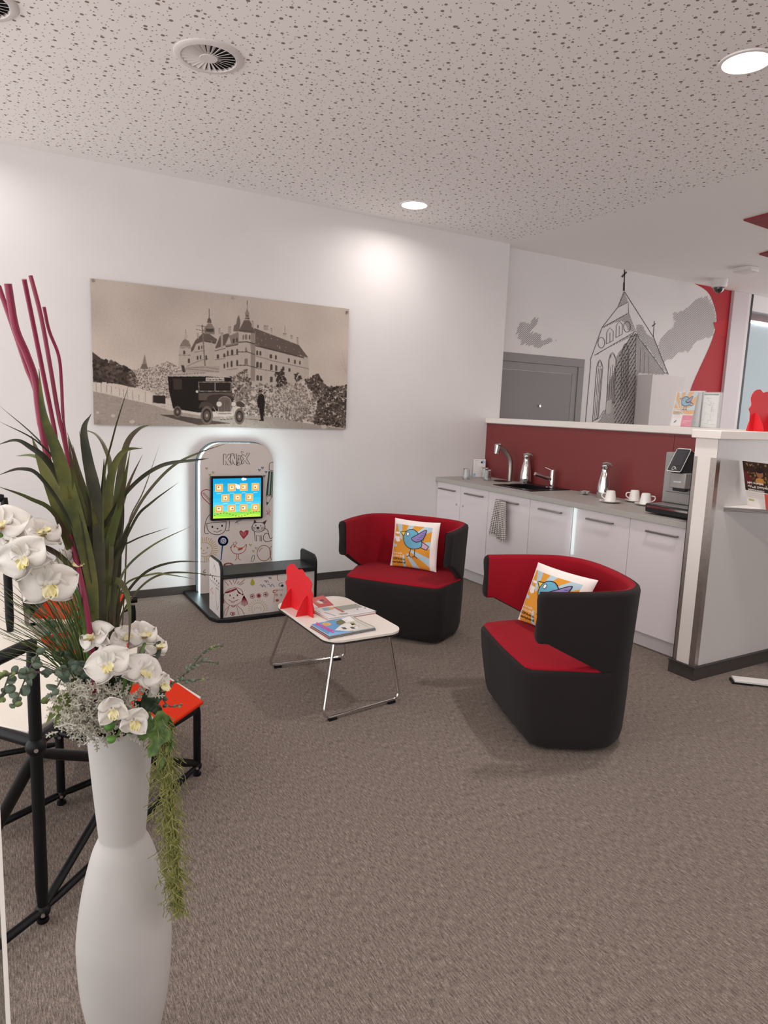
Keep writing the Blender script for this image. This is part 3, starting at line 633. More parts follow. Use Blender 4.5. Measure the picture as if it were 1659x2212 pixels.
# ---------------- things on the partition ledge
ZL = 1.455
def rays_print(PR, u0, v0, u1, v1, cx, cy, L, n=11, c1='e0a03a', c2='b9cdd6'):
    PR.rect(u0, v0, u1, v1, c1, L)
    R = max(abs(u1-u0), abs(v1-v0))*2.2
    for k in range(n):
        a0 = 2*pi*(k+0.1)/n; a1 = 2*pi*(k+0.5)/n
        tri = [(cx, cy), (cx+R*math.cos(a0), cy+R*math.sin(a0)), (cx+R*math.cos(a1), cy+R*math.sin(a1))]
        pl = clip(tri, min(u0, u1), min(v0, v1), max(u0, u1), max(v0, v1))
        if len(pl) > 2: PR.poly(pl, c2, L+1)
def clip(P, x0, y0, x1, y1):
    for ax_, val, sg in ((0, x0, 1), (0, x1, -1), (1, y0, 1), (1, y1, -1)):
        out = []
        for i in range(len(P)):
            a, b = P[i], P[(i+1) % len(P)]; ia = (a[ax_]-val)*sg >= 0; ib = (b[ax_]-val)*sg >= 0
            if ia: out.append(a)
            if ia != ib:
                t_ = (val-a[ax_])/(b[ax_]-a[ax_]); out.append((a[0]+(b[0]-a[0])*t_, a[1]+(b[1]-a[1])*t_))
        P = out
        if not P: return []
    return P
def bird_print(PR, f, L, lw):     # plain generic bird: round body, wing, beak, two legs
    body = [(.30, .62), (.36, .76), (.50, .80), (.62, .74), (.72, .60), (.74, .46), (.62, .40), (.46, .40), (.34, .48)]
    bc = [(p.x, p.y) for p in cr([(a, b, 0) for a, b in body], 6, True)]
    T = lambda P: [f(a, b) for a, b in P]
    PR.poly(T([(.74, .56), (.90, .48), (.86, .40), (.72, .44)]), 'c79db0', L); PR.line(T([(.74, .56), (.90, .48), (.86, .40), (.72, .44)]), lw, '16161c', L+1)
    PR.poly(T(bc), '66a6bf', L+1); PR.line(T(bc), lw, '16161c', L+2, closed=True)
    PR.poly(T([(.36, .74), (.18, .72), (.31, .63)]), 'e8c552', L+1); PR.line(T([(.36, .74), (.18, .72), (.31, .63)]), lw, '16161c', L+2)
    w = [(p.x, p.y) for p in cr([(.50, .60, 0), (.60, .68, 0), (.80, .82, 0), (.76, .62, 0), (.62, .54, 0)], 6, True)]
    PR.poly(T(w), '8c7db6', L+3); PR.line(T(w), lw, '16161c', L+4, closed=True)
    ey = [(.40+.035*math.cos(k*.5), .69+.04*math.sin(k*.5)) for k in range(12)]
    PR.poly(T(ey), 'f4f2ee', L+3); PR.line(T(ey), lw*.7, '16161c', L+4, closed=True)
    for a in ([(.50, .40), (.47, .24), (.41, .21)], [(.47, .24), (.52, .20)], [(.60, .40), (.60, .24), (.54, .21)], [(.60, .24), (.66, .20)]): PR.line(T(a), lw, '16161c', L+2)
# bird leaflet in acrylic stand
XL = 4.31
a0 = ax(1448, 919, XL); a1 = ax(1492, 920, XL); yA, yB = a0.y, a1.y; hL = 0.245
t = thing('leaflet_stand', (XL, (yA+yB)/2, ZL), 'acrylic stand with blue bird leaflet on the white ledge', 'leaflet stand')
tl = Vector((0.045, 0, 0))
pl = MB(); pl.prism([(XL, yA, ZL+.002), (XL, yB, ZL+.002), (XL+.045, yB, ZL+hL), (XL+.045, yA, ZL+hL)], (0.001, 0, 0)); lf = pl.build('leaflet', PAPER, t)
pl = MB(); pl.prism([(XL-.002, yA+.006, ZL), (XL-.002, yB-.05, ZL), (XL+.043, yB-.05, ZL+hL+.006), (XL+.043, yA+.006, ZL+hL+.006)], (-0.002, 0, 0)); pl.prism([(XL-.004, yA+.004, ZL), (XL-.004, yB-.05, ZL), (XL+.05, yB-.05, ZL), (XL+.05, yA+.004, ZL)], (0, 0, .002)); pl.build('acrylic_holder', acrylic(), t)
lfn = lambda u, v, L: (XL+.045*v-.0006-.0003*L, yA+(yB-yA)*u, ZL+.002+(hL-.002)*v)
PR = Print(lfn); rays_print(PR, 0, .36, 1, 1, .35, .45, 1); bird_print(PR, lambda a, b: (a, .34+.66*b), 3, .03)
PR.text('Gerade', .04, .53, .24, .04, 'f4ece0'); PR.text('gelandet:', .04, .47, .3, .04, 'f4ece0'); PR.text('OSPAgiro', .04, .42, .32, .04, '3a2a1a'); PR.text('earlybird', .04, .37, .3, .04, '3a2a1a')
PR.rect(.5, 0, 1, .33, 'dd5f7c', 1); PR.text('OstseeSparkasse', .58, .18, .36, .035, 'f8e8ea', 2); PR.text('Rostock', .58, .12, .2, .03, 'f8e8ea', 2); PR.poly([(.12, .12), (.26, .2), (.24, .13), (.14, .09)], '4a5a66', 2)
for k in range(3): PR.line([(.06, .31-.025*k), (.4, .31-.025*k)], .006, 'd8a8a4', 2)
PR.build('leaflet_print', lf)
# two brochure boxes with line maps
R = random.Random(9)
for (q, lab) in (((1482, 845, 1518, 920), 'acrylic brochure box with plan sheet directly behind the bird leaflet'), ((1520, 848, 1556, 924), 'acrylic brochure box with green-headed line plan beside the red wall paint')):
    xx = 4.37; a = ax(q[0], q[1], xx); b_ = ax(q[2], q[1], xx); top = a.z
    t = thing('brochure_box', (xx, (a.y+b_.y)/2, ZL), lab, 'brochure box', 'brochure boxes on the ledge')
    MB().box(xx, xx+.03, b_.y, a.y, ZL, top).build('sheet_stack', mat('sheet_grey', 'c8c6c4', 0.5), t, bevel=.002)
    m = MB(); m.box(xx-.004, xx-.001, b_.y-.004, a.y+.004, ZL, top+.004); m.box(xx-.004, xx+.035, a.y+.001, a.y+.004, ZL, top+.004); m.box(xx-.004, xx+.035, b_.y-.004, b_.y-.001, ZL, top+.004)
    m.build('acrylic_front', acrylic(), t)
    PR = Print(lambda u, v, L: (xx-.0004-.0002*L, a.y+(b_.y-a.y)*u, ZL+(top-ZL)*v))
    PR.rect(.04, .01, .96, .99, 'e6e4e0', 0)
    PR.rect(.06, .92, .94, .97, '7d9183' if 'green' in lab else 'b8b6b6', 1); PR.text('Linienplan', .1, .93, .6, .03, 'f0f4f0', 2)
    for k in range(26):
        u, v = R.uniform(.08, .7), R.uniform(.08, .88); PR.line([(u, v), (u+R.uniform(.05, .22), v)], .006, '77797a', 1)
    for k in range(5):
        u, v = R.uniform(.15, .8), R.uniform(.2, .7); PR.line([(u, v), (u, v+R.uniform(.1, .2))], .015, '8e9091', 1)
    PR.build('sheet_print', t)
# red cloud cutout on the end wall ledge
def cloud_pts(w, h, n=7):
    pts = [(-w/2, 0), (-w/2, h*.55)]
    P = [(-.5, .42), (-.62, .55), (-.5, .70), (-.52, .88), (-.38, .99), (-.2, .95), (-.06, 1.0), (.1, .95), (.26, .92), (.36, .80), (.46, .70), (.46, .55), (.52, .42)]
    return P
def cutout(name, loc, ang, w, h, label, mirror=1):
    t = thing(name, loc, label, 'display cutout', 'red card cutout displays')
    c, s = math.cos(ang), math.sin(ang); o = Vector(loc); U = Vector((c, s, 0)); N_ = Vector((-s, c, 0))
    outl = [(p.x, p.y) for p in cr([(-.47, 0, 0), (-.47, .40, 0), (-.53, .52, 0), (-.46, .62, 0), (-.50, .80, 0), (-.40, .95, 0), (-.22, 1.0, 0), (-.08, .93, 0), (.08, .96, 0), (.2, .86, 0), (.30, .84, 0), (.42, .74, 0), (.40, .60, 0), (.47, .50, 0), (.44, .36, 0), (.50, 0, 0)], 6)]
    m = MB(); m.prism([o+U*(a*w*mirror)+Vector((0, 0, b*h)) for a, b in outl], N_*0.004); m.build('cutout_panel', REDCARD, t, tri=True)
    for k, u in enumerate((-.30, .28)):
        q = o+U*(u*w*mirror); m = MB(); ft = [(-.24, 0), (-.19, .16), (-.09, .36), (-.03, .43), (.0, .44), (.03, .43), (.09, .36), (.14, .16), (.17, 0)]
        m.prism([q+N_*(a*w*1.0)+Vector((0, 0, b*h)) for a, b in ft], U*0.004); m.build('support_foot', REDCARD, t, tri=True)
    return t
q = ay(1632, 926, 2.44)
cutout('cloud_display', (q.x+.06, 2.44, 1.4525), 0.0, 0.27, 0.245, 'red cloud-shaped card display on the ledge at the right edge')
# shelf and leaflet on end wall, sign foot on floor
SZ = 1.022
sh = thing('wall_shelf', (3.9, 2.2, SZ), 'small white wall shelf with grey striped edge on the end wall', 'shelf')
SP = [(3.645, EY0-.001), (4.30, 1.80), (4.62, EY0-.001)]
m = MB(); m.prism([(a, b, SZ-.004) for a, b in SP], (0, 0, .004)); m.build('shelf_board', mat('shelf_top', 'e6dfdc', 0.4), sh)
m = MB(); m.prism([(a, b, SZ-.028) for a, b in SP], (0, 0, .0238)); m.build('shelf_core', mat('shelf_edge', 'a39c9a', 0.5), sh)
m = MB(); dv_ = Vector((SP[1][0]-SP[0][0], SP[1][1]-SP[0][1], 0)); nn = Vector((dv_.y, -dv_.x, 0)).normalized()
for k in range(4):
    z_ = SZ-.026+.0058*k; A_ = Vector((SP[0][0], SP[0][1], z_)); m.prism([A_, A_+dv_, A_+dv_+nn*.001, A_+nn*.001], (0, 0, .0028))
m.build('edge_stripes', mat('stripe_grey', '5c5654', 0.5), sh)
t = thing('shelf_leaflet', (3.9, 2.28, SZ), 'leaflet with dark photo and white lettering standing on the wall shelf', 'leaflet')
q = Vector((3.84, 2.35, SZ)); le = Vector((-.075, -.20, 0)); lu = Vector((-0.085, 0.008, 0.262)); ln = Vector((-.94, .35, .0)).normalized()
m = MB(); m.prism([q, q+le, q+le+lu, q+lu], -ln*.002); lf = m.build('sheet', PAPER, t)
PR = Print(lambda u, v, L: tuple(q+le*u+lu*v+ln*(.0004+.0003*L)))
PR.rect(0, .36, 1, 1, '3a2418', 1); R = random.Random(4)
for k in range(60):
    u, v = R.uniform(.15, .95), R.uniform(.5, .97); PR.ell(u, v, R.uniform(.02, .05), R.uniform(.015, .03), R.choice(['8a6a42', '5e3a22', 'a8875a', '2a1a14', '6d4a2e']), 2, 8)
PR.ell(.62, .76, .13, .09, 'a06a48', 3); PR.ell(.62, .83, .15, .06, '241612', 4); PR.ell(.6, .60, .16, .07, 'c98a48', 3); PR.poly([(0, .75), (.1, .8), (.3, .6), (.28, .45), (.05, .5)], '6d2426', 2)
PR.text('Mal wieder', .12, .56, .62, .05, 'f4efe8', 6, bold=.02); PR.text('sch**ß Geschenk', .12, .48, .82, .05, 'f4efe8', 6, bold=.02); PR.text('bekommen?', .12, .40, .62, .05, 'f4efe8', 6, bold=.02)
for k in range(4): PR.line([(.06, .31-.03*k), (.66, .31-.03*k)], .005, 'c9a0a0', 1)
PR.rect(.1, .13, .3, .17, 'b8b86a', 2); PR.rect(.72, 0, 1, .34, 'd8584a', 2)
PR.build('leaflet_print', lf)
# sign stand foot bottom right
p = az(1582, 1466, 0); t = thing('stand_foot', (3.9, 2.15, 0), 'white flat foot of a display stand on carpet by the end wall', 'stand')
a = az(1586, 1478, 0); b_ = az(1700, 1491, 0); d = (b_-a).normalized(); n_ = Vector((-d.y, d.x, 0))
m = MB(); m.prism([a+Vector((0, 0, .010)), a+n_*.075+Vector((0, 0, .010)), a+n_*.075+d*.6+Vector((0, 0, .010)), a+d*.6+Vector((0, 0, .010))], (0, 0, .016)); m.build('foot_bar', mat('foot_white', 'dedad6', 0.35), t, bevel=.004)
m = MB(); m.prism([a-d*.01, a-d*.01+n_*.075, a+n_*.075+d*.1, a+d*.1], (0, 0, .012)); m.prism([a+d*.5, a+d*.5+n_*.075, a+n_*.075+d*.6, a+d*.6], (0, 0, .012)); m.build('glide', BLACK, t)
# ================================================================== PHOTO PANEL
def p2(u, v): return (180+u/2.812, 580+v/2.812)
tp = thing('photo_panel', (1.7, YW-.02, 1.8), 'large sepia photo panel of a castle and an old bus screwed to the wall', 'picture')
PY = YW-0.022
sepia = bpy.data.materials.new('sepia_sky'); sepia.use_nodes = True; nt = sepia.node_tree; b = nt.nodes['Principled BSDF']
tc = nt.nodes.new('ShaderNodeTexCoord'); nz = nt.nodes.new('ShaderNodeTexNoise'); nz.inputs['Scale'].default_value = 2.2; nz.inputs['Detail'].default_value = 4
rp = nt.nodes.new('ShaderNodeValToRGB'); rp.color_ramp.elements[0].position = .35; rp.color_ramp.elements[0].color = lin('a39388'); rp.color_ramp.elements[1].position = .7; rp.color_ramp.elements[1].color = lin('baaaa0')
nt.links.new(tc.outputs['Object'], nz.inputs['Vector']); nt.links.new(nz.outputs['Fac'], rp.inputs[0]); nt.links.new(rp.outputs[0], b.inputs['Base Color']); b.inputs['Roughness'].default_value = 0.22
cor = [ay(*p2(38, 53), PY), ay(*p2(1612, 250), PY), ay(*p2(1597, 978), PY), ay(*p2(68, 948), PY)]
x0, x1, z0, z1 = (cor[0].x+cor[3].x)/2, (cor[1].x+cor[2].x)/2, (cor[2].z+cor[3].z)/2, (cor[0].z+cor[1].z)/2
pan = MB().box(x0, x1, PY, PY+0.008, z0, z1).build('panel', sepia, tp)
RW, RH = 760, 380
def picfn(u, v): p = ay(180+u/2.812, 580+v/2.812, PY); return ((p.x-x0)/(x1-x0)*RW, (z1-p.z)/(z1-z0)*RH)
PIC = Raster(RW, RH, picfn, 'c0b2a7')
_rg = np.random.RandomState(8); _sm = np.kron(_rg.rand(10, 20), np.ones((40, 40)))[:RH, :RW]
for _ in range(3):
    k_ = np.ones(41)/41; _sm = np.apply_along_axis(lambda r_: np.convolve(np.pad(r_, 20, 'edge'), k_, 'valid'), 1, _sm); _sm = np.apply_along_axis(lambda r_: np.convolve(np.pad(r_, 20, 'edge'), k_, 'valid'), 0, _sm)
PIC.a *= (0.90+0.28*_sm)[:, :, None]*np.linspace(.90, 1.12, RH)[:, None, None]
R = random.Random(11)
Gd = 'a09389'; 
ground = [(60, 745), (130, 760), (300, 800), (430, 830), (520, 860), (760, 900), (980, 893), (1150, 900), (1300, 930), (1595, 975), (1600, 1000), (60, 1000)]
def c2s(P, n=5): return [(p.x, p.y) for p in cr([(a, b_, 0) for a, b_ in P], n)]
def blobs(poly, cols, n, r0, r1, L):
    xs = [a for a, _ in poly]; ys = [b_ for _, b_ in poly]; k = 0
    while k < n:
        x, y = R.uniform(min(xs), max(xs)), R.uniform(min(ys), max(ys))
        if pin(x, y, poly):
            r = R.uniform(r0, r1); m_ = R.randint(5, 7); a0 = R.random()*6
            PIC.poly([(x+r*R.uniform(.6, 1.2)*math.cos(a0+2*pi*q/m_), y+r*R.uniform(.5, 1.1)*math.sin(a0+2*pi*q/m_)) for q in range(m_)], R.choice(cols), L); k += 1
# castle, drawn in the finer crop's frame (u: 5.027 px per pixel, origin 370,640)
def q5(u, v): return ((370+u/5.027-180)*2.812, (640+v/5.027-580)*2.812)
def P5(pts): return [q5(a, b_) for a, b_ in pts]
Lt, Md, Dk, Rf = 'b4a79c', '85776d', '3c322c', '63554d'
PIC.poly(P5([(80, 640), (95, 540), (215, 540), (180, 630), (250, 500), (700, 480), (730, 380), (905, 380), (910, 520), (1490, 660), (1495, 900), (1200, 1000), (560, 950), (80, 780)]), Lt, 1)
PIC.poly(P5([(900, 345), (1385, 530), (1488, 668), (1050, 570), (905, 520)]), Rf, 2)
for k in range(26):
    a, b_ = R.uniform(930, 1400), R.uniform(400, 640)
    if pin(a, b_, [(900, 345), (1385, 530), (1488, 668), (1050, 570), (905, 520)]): PIC.poly(P5([(a, b_), (a+14, b_+4), (a+6, b_+12)]), 'a19287', 3)
PIC.poly(P5([(180, 635), (260, 480), (345, 400), (400, 400), (500, 470), (480, 520), (350, 490), (270, 520), (240, 590)]), Rf, 2)
PIC.poly(P5([(480, 550), (530, 430), (620, 400), (640, 440), (590, 530), (480, 570)]), Rf, 2)
PIC.poly(P5([(580, 530), (625, 430), (735, 385), (735, 520), (590, 545)]), Md, 2); PIC.poly(P5([(590, 525), (628, 440), (650, 520)]), Lt, 3)
def tower(x0_, x1_, ytop, ybot, rtop, roof, mid, fin):
    PIC.poly(P5([(x0_, ytop), (x1_, ytop), (x1_-4, ybot), (x0_+4, ybot)]), Lt, 4)
    PIC.poly(P5([(x0_+.72*(x1_-x0_), ytop), (x1_, ytop), (x1_-4, ybot), (x0_+.72*(x1_-x0_), ybot)]), '8f8177', 5)
    PIC.poly(P5(roof), Rf, 5)
    PIC.line(P5(fin), 2.2, Dk, 6)
tower(730, 912, 380, 920, 0, [(735, 370), (790, 260), (850, 260), (912, 390), (880, 400), (740, 385)], 0, [(824, 50), (824, 150)])
PIC.poly(P5([(800, 250), (808, 215), (800, 190), (822, 135), (848, 190), (842, 215), (852, 250)]), Md, 6); PIC.line(P5([(798, 245), (852, 247)]), 5, Dk, 7); PIC.line(P5([(800, 212), (848, 214)]), 3, Dk, 7)
PIC.poly(P5([(90, 545), (215, 545), (212, 640), (170, 760), (85, 760)]), Lt, 4); PIC.poly(P5([(90, 545), (120, 490), (150, 460), (190, 485), (216, 550)]), Md, 5); PIC.poly(P5([(138, 460), (140, 420), (158, 385), (178, 420), (178, 460)]), Lt, 6); PIC.line(P5([(157, 360), (157, 400)]), 2, Dk, 6)
PIC.poly(P5([(355, 350), (400, 295), (440, 300), (470, 350), (470, 415), (360, 410)]), Md, 5); PIC.poly(P5([(388, 290), (395, 250), (411, 230), (432, 255), (438, 292)]), Rf, 6); PIC.line(P5([(411, 140), (411, 240)]), 3, Dk, 6); PIC.poly(P5([(375, 350), (460, 355), (460, 390), (375, 385)]), '4b4039', 7)
PIC.poly(P5([(672, 380), (680, 320), (705, 300), (715, 240), (732, 205), (748, 250), (752, 300), (740, 350), (735, 385)]), '6f625a', 4)
for a, b_, h_, w_ in ((522, 350, 60, 22), (550, 395, 170, 22), (632, 330, 80, 32), (883, 268, 70, 24), (940, 312, 36, 18), (1087, 350, 50, 16), (1370, 445, 80, 20), (1305, 425, 40, 24), (288, 400, 60, 18), (1025, 320, 50, 48)): PIC.poly(P5([(a-w_/2, b_), (a+w_/2, b_), (a+w_/2, b_+h_), (a-w_/2, b_+h_)]), 'a2958b' if a != 940 else Rf, 4); PIC.line(P5([(a-w_/2, b_+3), (a+w_/2, b_+3)]), 3, Rf, 5)
PIC.poly(P5([(1208, 440), (1212, 410), (1232, 395), (1248, 410), (1258, 445)]), Lt, 4); PIC.line(P5([(1232, 320), (1232, 400)]), 2, Dk, 5); PIC.line(P5([(1210, 408), (1250, 410)]), 4, Dk, 5)
PIC.poly(P5([(1436, 665), (1485, 665), (1482, 860), (1440, 850)]), 'b0a398', 3); PIC.poly(P5([(1008, 560), (1050, 560), (1050, 900), (1010, 900)]), 'b0a398', 3)
PIC.poly(P5([(405, 570), (420, 560), (437, 480), (455, 560), (468, 575), (465, 740), (405, 740)]), 'b0a398', 4)
# cornices
for pts, w_, c_ in (([(910, 535), (1050, 570), (1440, 668)], 8, '4a3f39'), ([(915, 650), (1010, 672), (1100, 702), (1436, 775), (1495, 790)], 3.2, '63564e'), ([(915, 780), (1010, 800), (1200, 830)], 3.2, '63564e'), ([(725, 605), (820, 603), (912, 635)], 5, '4a3f39'), ([(720, 750), (820, 748), (918, 775)], 5, '4a3f39'),
                     ([(725, 500), (820, 495), (912, 520)], 7, '4a3f39'), ([(590, 550), (725, 525)], 6, '4a3f39'), ([(470, 595), (590, 565)], 4, '4a3f39'), ([(585, 650), (730, 632)], 3, '63564e'), ([(470, 690), (585, 675)], 3, '63564e'), ([(600, 800), (720, 785)], 3, '63564e'), ([(250, 610), (350, 590)], 3, '63564e'), ([(170, 760), (330, 690), (400, 680)], 3, '63564e'), ([(85, 640), (210, 640)], 3, '63564e'), ([(92, 560), (215, 562)], 3, '63564e'), ([(735, 378), (820, 372), (910, 400)], 4, '4a3f39'), ([(360, 490), (480, 505)], 5, '4a3f39')):
    PIC.line(P5(pts), w_, c_, 7)
for wx, wy, ww, wh in [(932, 590, 22, 50), (968, 595, 20, 48), (1080, 630, 26, 44), (1135, 640, 22, 44), (1275, 672, 22, 46), (1340, 690, 20, 42), (1395, 700, 18, 40), (935, 710, 26, 66), (972, 718, 24, 64), (1086, 738, 28, 66), (1138, 748, 24, 62), (1216, 762, 22, 46), (1282, 780, 22, 40), (937, 856, 26, 58), (973, 862, 26, 56), (1086, 872, 28, 60), (812, 675, 34, 66), (812, 555, 20, 44), (812, 415, 28, 56), (660, 580, 26, 60), (612, 590, 18, 56), (716, 572, 18, 60), (655, 700, 24, 66), (612, 712, 16, 60), (716, 692, 20, 64), (505, 630, 26, 46), (575, 620, 20, 44), (318, 640, 18, 44), (286, 648, 18, 42), (192, 675, 20, 50), (140, 590, 22, 40), (678, 460, 22, 46), (712, 455, 18, 44), (300, 540, 18, 40), (330, 535, 12, 36), (380, 640, 20, 52), (575, 730, 18, 50), (850, 420, 14, 50), (780, 420, 12, 50)]:
    PIC.poly(P5([(wx-ww/2, wy+wh), (wx-ww/2, wy+8), (wx-ww/4, wy), (wx+ww/4, wy), (wx+ww/2, wy+8), (wx+ww/2, wy+wh)]), '4d423b' if wx != 812 else '7d6f65', 8)
# pole
PIC.line(P5([(335, 310), (352, 560), (370, 790)]), 8, '7a6b61', 8); PIC.line(P5([(272, 318), (400, 335)]), 3, '5a4d45', 8); PIC.line(P5([(272, 360), (450, 395)]), 3, '5a4d45', 8)
# trees
PIC.poly(c2s([(55, 505), (130, 560), (200, 590), (300, 620), (330, 720), (200, 700), (60, 690)]), '4a3f39', 3)
blobs([(55, 530), (250, 590), (310, 640), (280, 700), (60, 690)], ['2f2722', '453a34', '5d5048', '3a302b'], 190, 6, 16, 4)
blobs([(280, 620), (420, 600), (520, 560), (580, 600), (520, 800), (430, 760), (280, 700)], ['857970', '574b44', 'a5988e', '6f625a', '9a8d83'], 1500, 2, 5, 4)
PIC.poly([(355, 600), (373, 518), (391, 600)], '8a7c72', 4); PIC.poly([(345, 610), (395, 610), (385, 580), (357, 580)], '6f625a', 5)
blobs([(905, 660), (990, 610), (1020, 700), (1000, 800), (900, 800), (880, 720)], ['74685f', '5b4f47', '8a7d73', '4a3f39'], 240, 4, 11, 9)
blobs([(900, 760), (1050, 700), (1380, 700), (1460, 800), (1400, 930), (1200, 930), (980, 890)], ['857970', '5b4f47', '74685f', '695c54'], 500, 6, 14, 9)
blobs([(900, 760), (1050, 700), (1380, 700), (1460, 800), (1400, 930), (1200, 930), (980, 890)], ['b5a89e', 'a3968c', '8f8278', '695c54', 'c0b4aa'], 1500, 2, 5, 9)
blobs([(1160, 640), (1210, 610), (1240, 700), (1180, 720)], ['2f2722', '453a34', '3a302b'], 110, 4, 10, 10)
blobs([(1280, 640), (1310, 630), (1330, 670), (1290, 690)], ['2f2722', '453a34'], 40, 4, 9, 10)
blobs([(1340, 680), (1420, 640), (1480, 720), (1600, 710), (1598, 965), (1400, 940), (1430, 800)], ['3a302b', '5b4f47', '4a3f39', '6b5d55', '2f2722', '4a3f39'], 620, 5, 14, 10)
blobs([(1340, 680), (1420, 640), (1480, 720), (1600, 710), (1598, 965), (1400, 940), (1430, 800)], ['6b5d55', '857970', '4a3f39', '2f2722', '5b4f47'], 900, 2, 5, 10)
PIC.line([(1560, 560), (1598, 640), (1570, 500)], 1, '8a7c72', 4)
blobs([(1130, 780), (1240, 700), (1340, 720), (1390, 860), (1300, 920), (1150, 880)], ['c3b7ad', 'b0a399', '8a7d73', '7a6d64', 'a3968c'], 1300, 2, 5, 11)
for k in range(26):
    a = R.uniform(990, 1580); b_ = R.uniform(820, 880); PIC.line([(a, b_), (a+R.uniform(-6, 6), b_+R.uniform(40, 70))], 2.2, '3a302b')
PIC.poly(ground, Gd, 12)
blobs(ground, ['9a8d83', 'a69990', '94877d'], 700, 2, 8, 13)
for k in range(60):
    a = R.uniform(60, 560); b_ = R.uniform(790, 930); PIC.line([(a, b_), (a+R.uniform(15, 60), b_+R.uniform(2, 9))], 1.5, R.choice(['8d8077', 'ada097']))
for k in range(9): 
    a = 60+k*6 if k < 3 else 130+(k-3)*38; 
for k, (a, w_, y0_, y1_) in enumerate([(62, 18, 695, 745), (84, 26, 692, 750), (114, 30, 690, 752), (150, 22, 715, 762), (174, 24, 722, 768), (196, 26, 728, 774), (222, 24, 733, 780), (246, 24, 737, 786), (270, 32, 741, 795), (304, 36, 746, 802), (340, 38, 750, 812), (380, 42, 757, 822)]):
    PIC.poly([(a, y0_), (a+w_-2, y0_+2), (a+w_-2, y1_), (a, y1_-2)], 'cdc1b6', 13); PIC.line([(a+w_-1, y0_), (a+w_-1, y1_)], 2, '5b4f47')
PIC.poly([(424, 768), (500, 772), (500, 822), (424, 815)], '2f2722', 13)
# bus
PIC.poly([(455, 885), (560, 890), (900, 940), (700, 950), (560, 915)], '4f443d', 14)
PIC.poly([(512, 655), (900, 655), (905, 750), (912, 800), (900, 860), (700, 875), (545, 850), (520, 740)], '1f1815', 15)
PIC.poly([(510, 655), (560, 638), (700, 625), (830, 635), (900, 662), (740, 655)], 'b8aba1', 16)
for k in range(24): PIC.rect(520+k*9.5, 643-k*.6, 524+k*9.5, 651-k*.6, '5b4f47', 17)
PIC.poly([(560, 632), (640, 595), (826, 590), (826, 632)], 'a89b91', 15); PIC.line([(620, 605), (740, 598), (824, 612)], 2, Dk, 17); PIC.line([(560, 625), (640, 610), (824, 628)], 2, Dk, 17); PIC.poly([(594, 586), (612, 588), (622, 630), (604, 632)], '4a3f39', 17)
PIC.poly([(700, 690), (898, 690), (898, 745), (704, 745)], '2a221e', 16); PIC.line([(700, 690), (898, 690), (898, 745), (704, 745)], 3, 'a3968c', 17, closed=True); PIC.line([(800, 690), (800, 745)], 3, 'a3968c', 17)
PIC.poly([(545, 670), (600, 672), (600, 735), (550, 735)], '3d332d', 16)
PIC.rect(744, 662, 856, 684, 'c3b7ad', 17); PIC.text('Güstrow-Goldberg', 750, 679, 100, 11, '1f1815', 18, bold=.02)
PIC.poly([(700, 755), (910, 752), (905, 800), (700, 800)], '5b4f47', 16)
PIC.poly(c2s([(745, 810), (760, 775), (810, 765), (895, 775), (900, 820), (820, 850), (750, 830)]), '3d332d', 17)
PIC.poly(c2s([(820, 870), (822, 800), (855, 778), (892, 795), (898, 868)]), '6b5d55', 18); PIC.line(c2s([(820, 870), (822, 800), (855, 778), (892, 795), (898, 868)]), 3, 'a3968c', 19)
for k in range(7): PIC.line([(830+k*9, 800), (830+k*9, 865)], 1.5, '3d332d', 19)
PIC.poly(c2s([(700, 850), (715, 815), (750, 808), (790, 830), (785, 850), (740, 835)]), '4a3f39', 19); PIC.poly(c2s([(920, 820), (950, 805), (980, 825), (972, 840), (935, 838)]), '4a3f39', 19)
for (a, b_, rx, ry) in ((750, 892, 37, 58), (948, 898, 31, 50), (572, 870, 25, 35)):
    PIC.ell(a, b_, rx, ry, '6b5d55', 20); PIC.ell(a, b_, rx*.7, ry*.72, '2a221e', 21); PIC.ell(a, b_, rx*.5, ry*.52, '5b4f47', 22); PIC.ell(a, b_, rx*.18, ry*.18, 'a3968c', 23)
for (a, b_, r_) in ((825, 823, 19), (913, 823, 17), (691, 747, 9), (910, 750, 8)): PIC.ell(a, b_, r_, r_, '5b4f47', 23); PIC.ell(a, b_, r_*.82, r_*.82, 'd2c6bc', 24)
PIC.line([(820, 880), (900, 880)], 8, '8d8077', 22); PIC.rect(836, 898, 886, 914, 'b8aba1', 23); PIC.text('M 2 1 1 6', 840, 911, 40, 9, '2a221e', 24); PIC.line([(790, 840), (830, 905), (835, 925)], 3, 'a3968c', 23); PIC.line([(905, 850), (918, 905)], 3, 'a3968c', 23); PIC.line([(830, 918), (910, 912)], 3, '2a221e', 22)
# man
PIC.poly(c2s([(1055, 800), (1062, 775), (1080, 760), (1098, 775), (1100, 840), (1060, 845)]), '241c18', 14); PIC.poly([(1066, 840), (1098, 840), (1094, 918), (1078, 920)], '241c18', 14); PIC.ell(1074, 752, 11, 12, '7a6b61', 14); PIC.poly([(1062, 748), (1066, 738), (1084, 738), (1090, 748)], '1f1815', 15); PIC.poly([(1066, 918), (1096, 914), (1096, 926), (1068, 926)], '1f1815', 15); PIC.line([(985, 912), (1070, 920)], 5, '6b5d55', 13)
for a, b_, r_ in ((88, 874, 12), (182, 893, 14), (298, 930, 17), (1460, 962, 18)): PIC.ell(a, b_, r_, r_*.7, 'c0b3aa', 24, 7)
PIC.mesh('photograph', pan, lambda u, v: np.stack([x0+(x1-x0)*u, np.full_like(u, PY-.0006), z1-(z1-z0)*v], 1), rough=.3, grain=.06, blur=1)
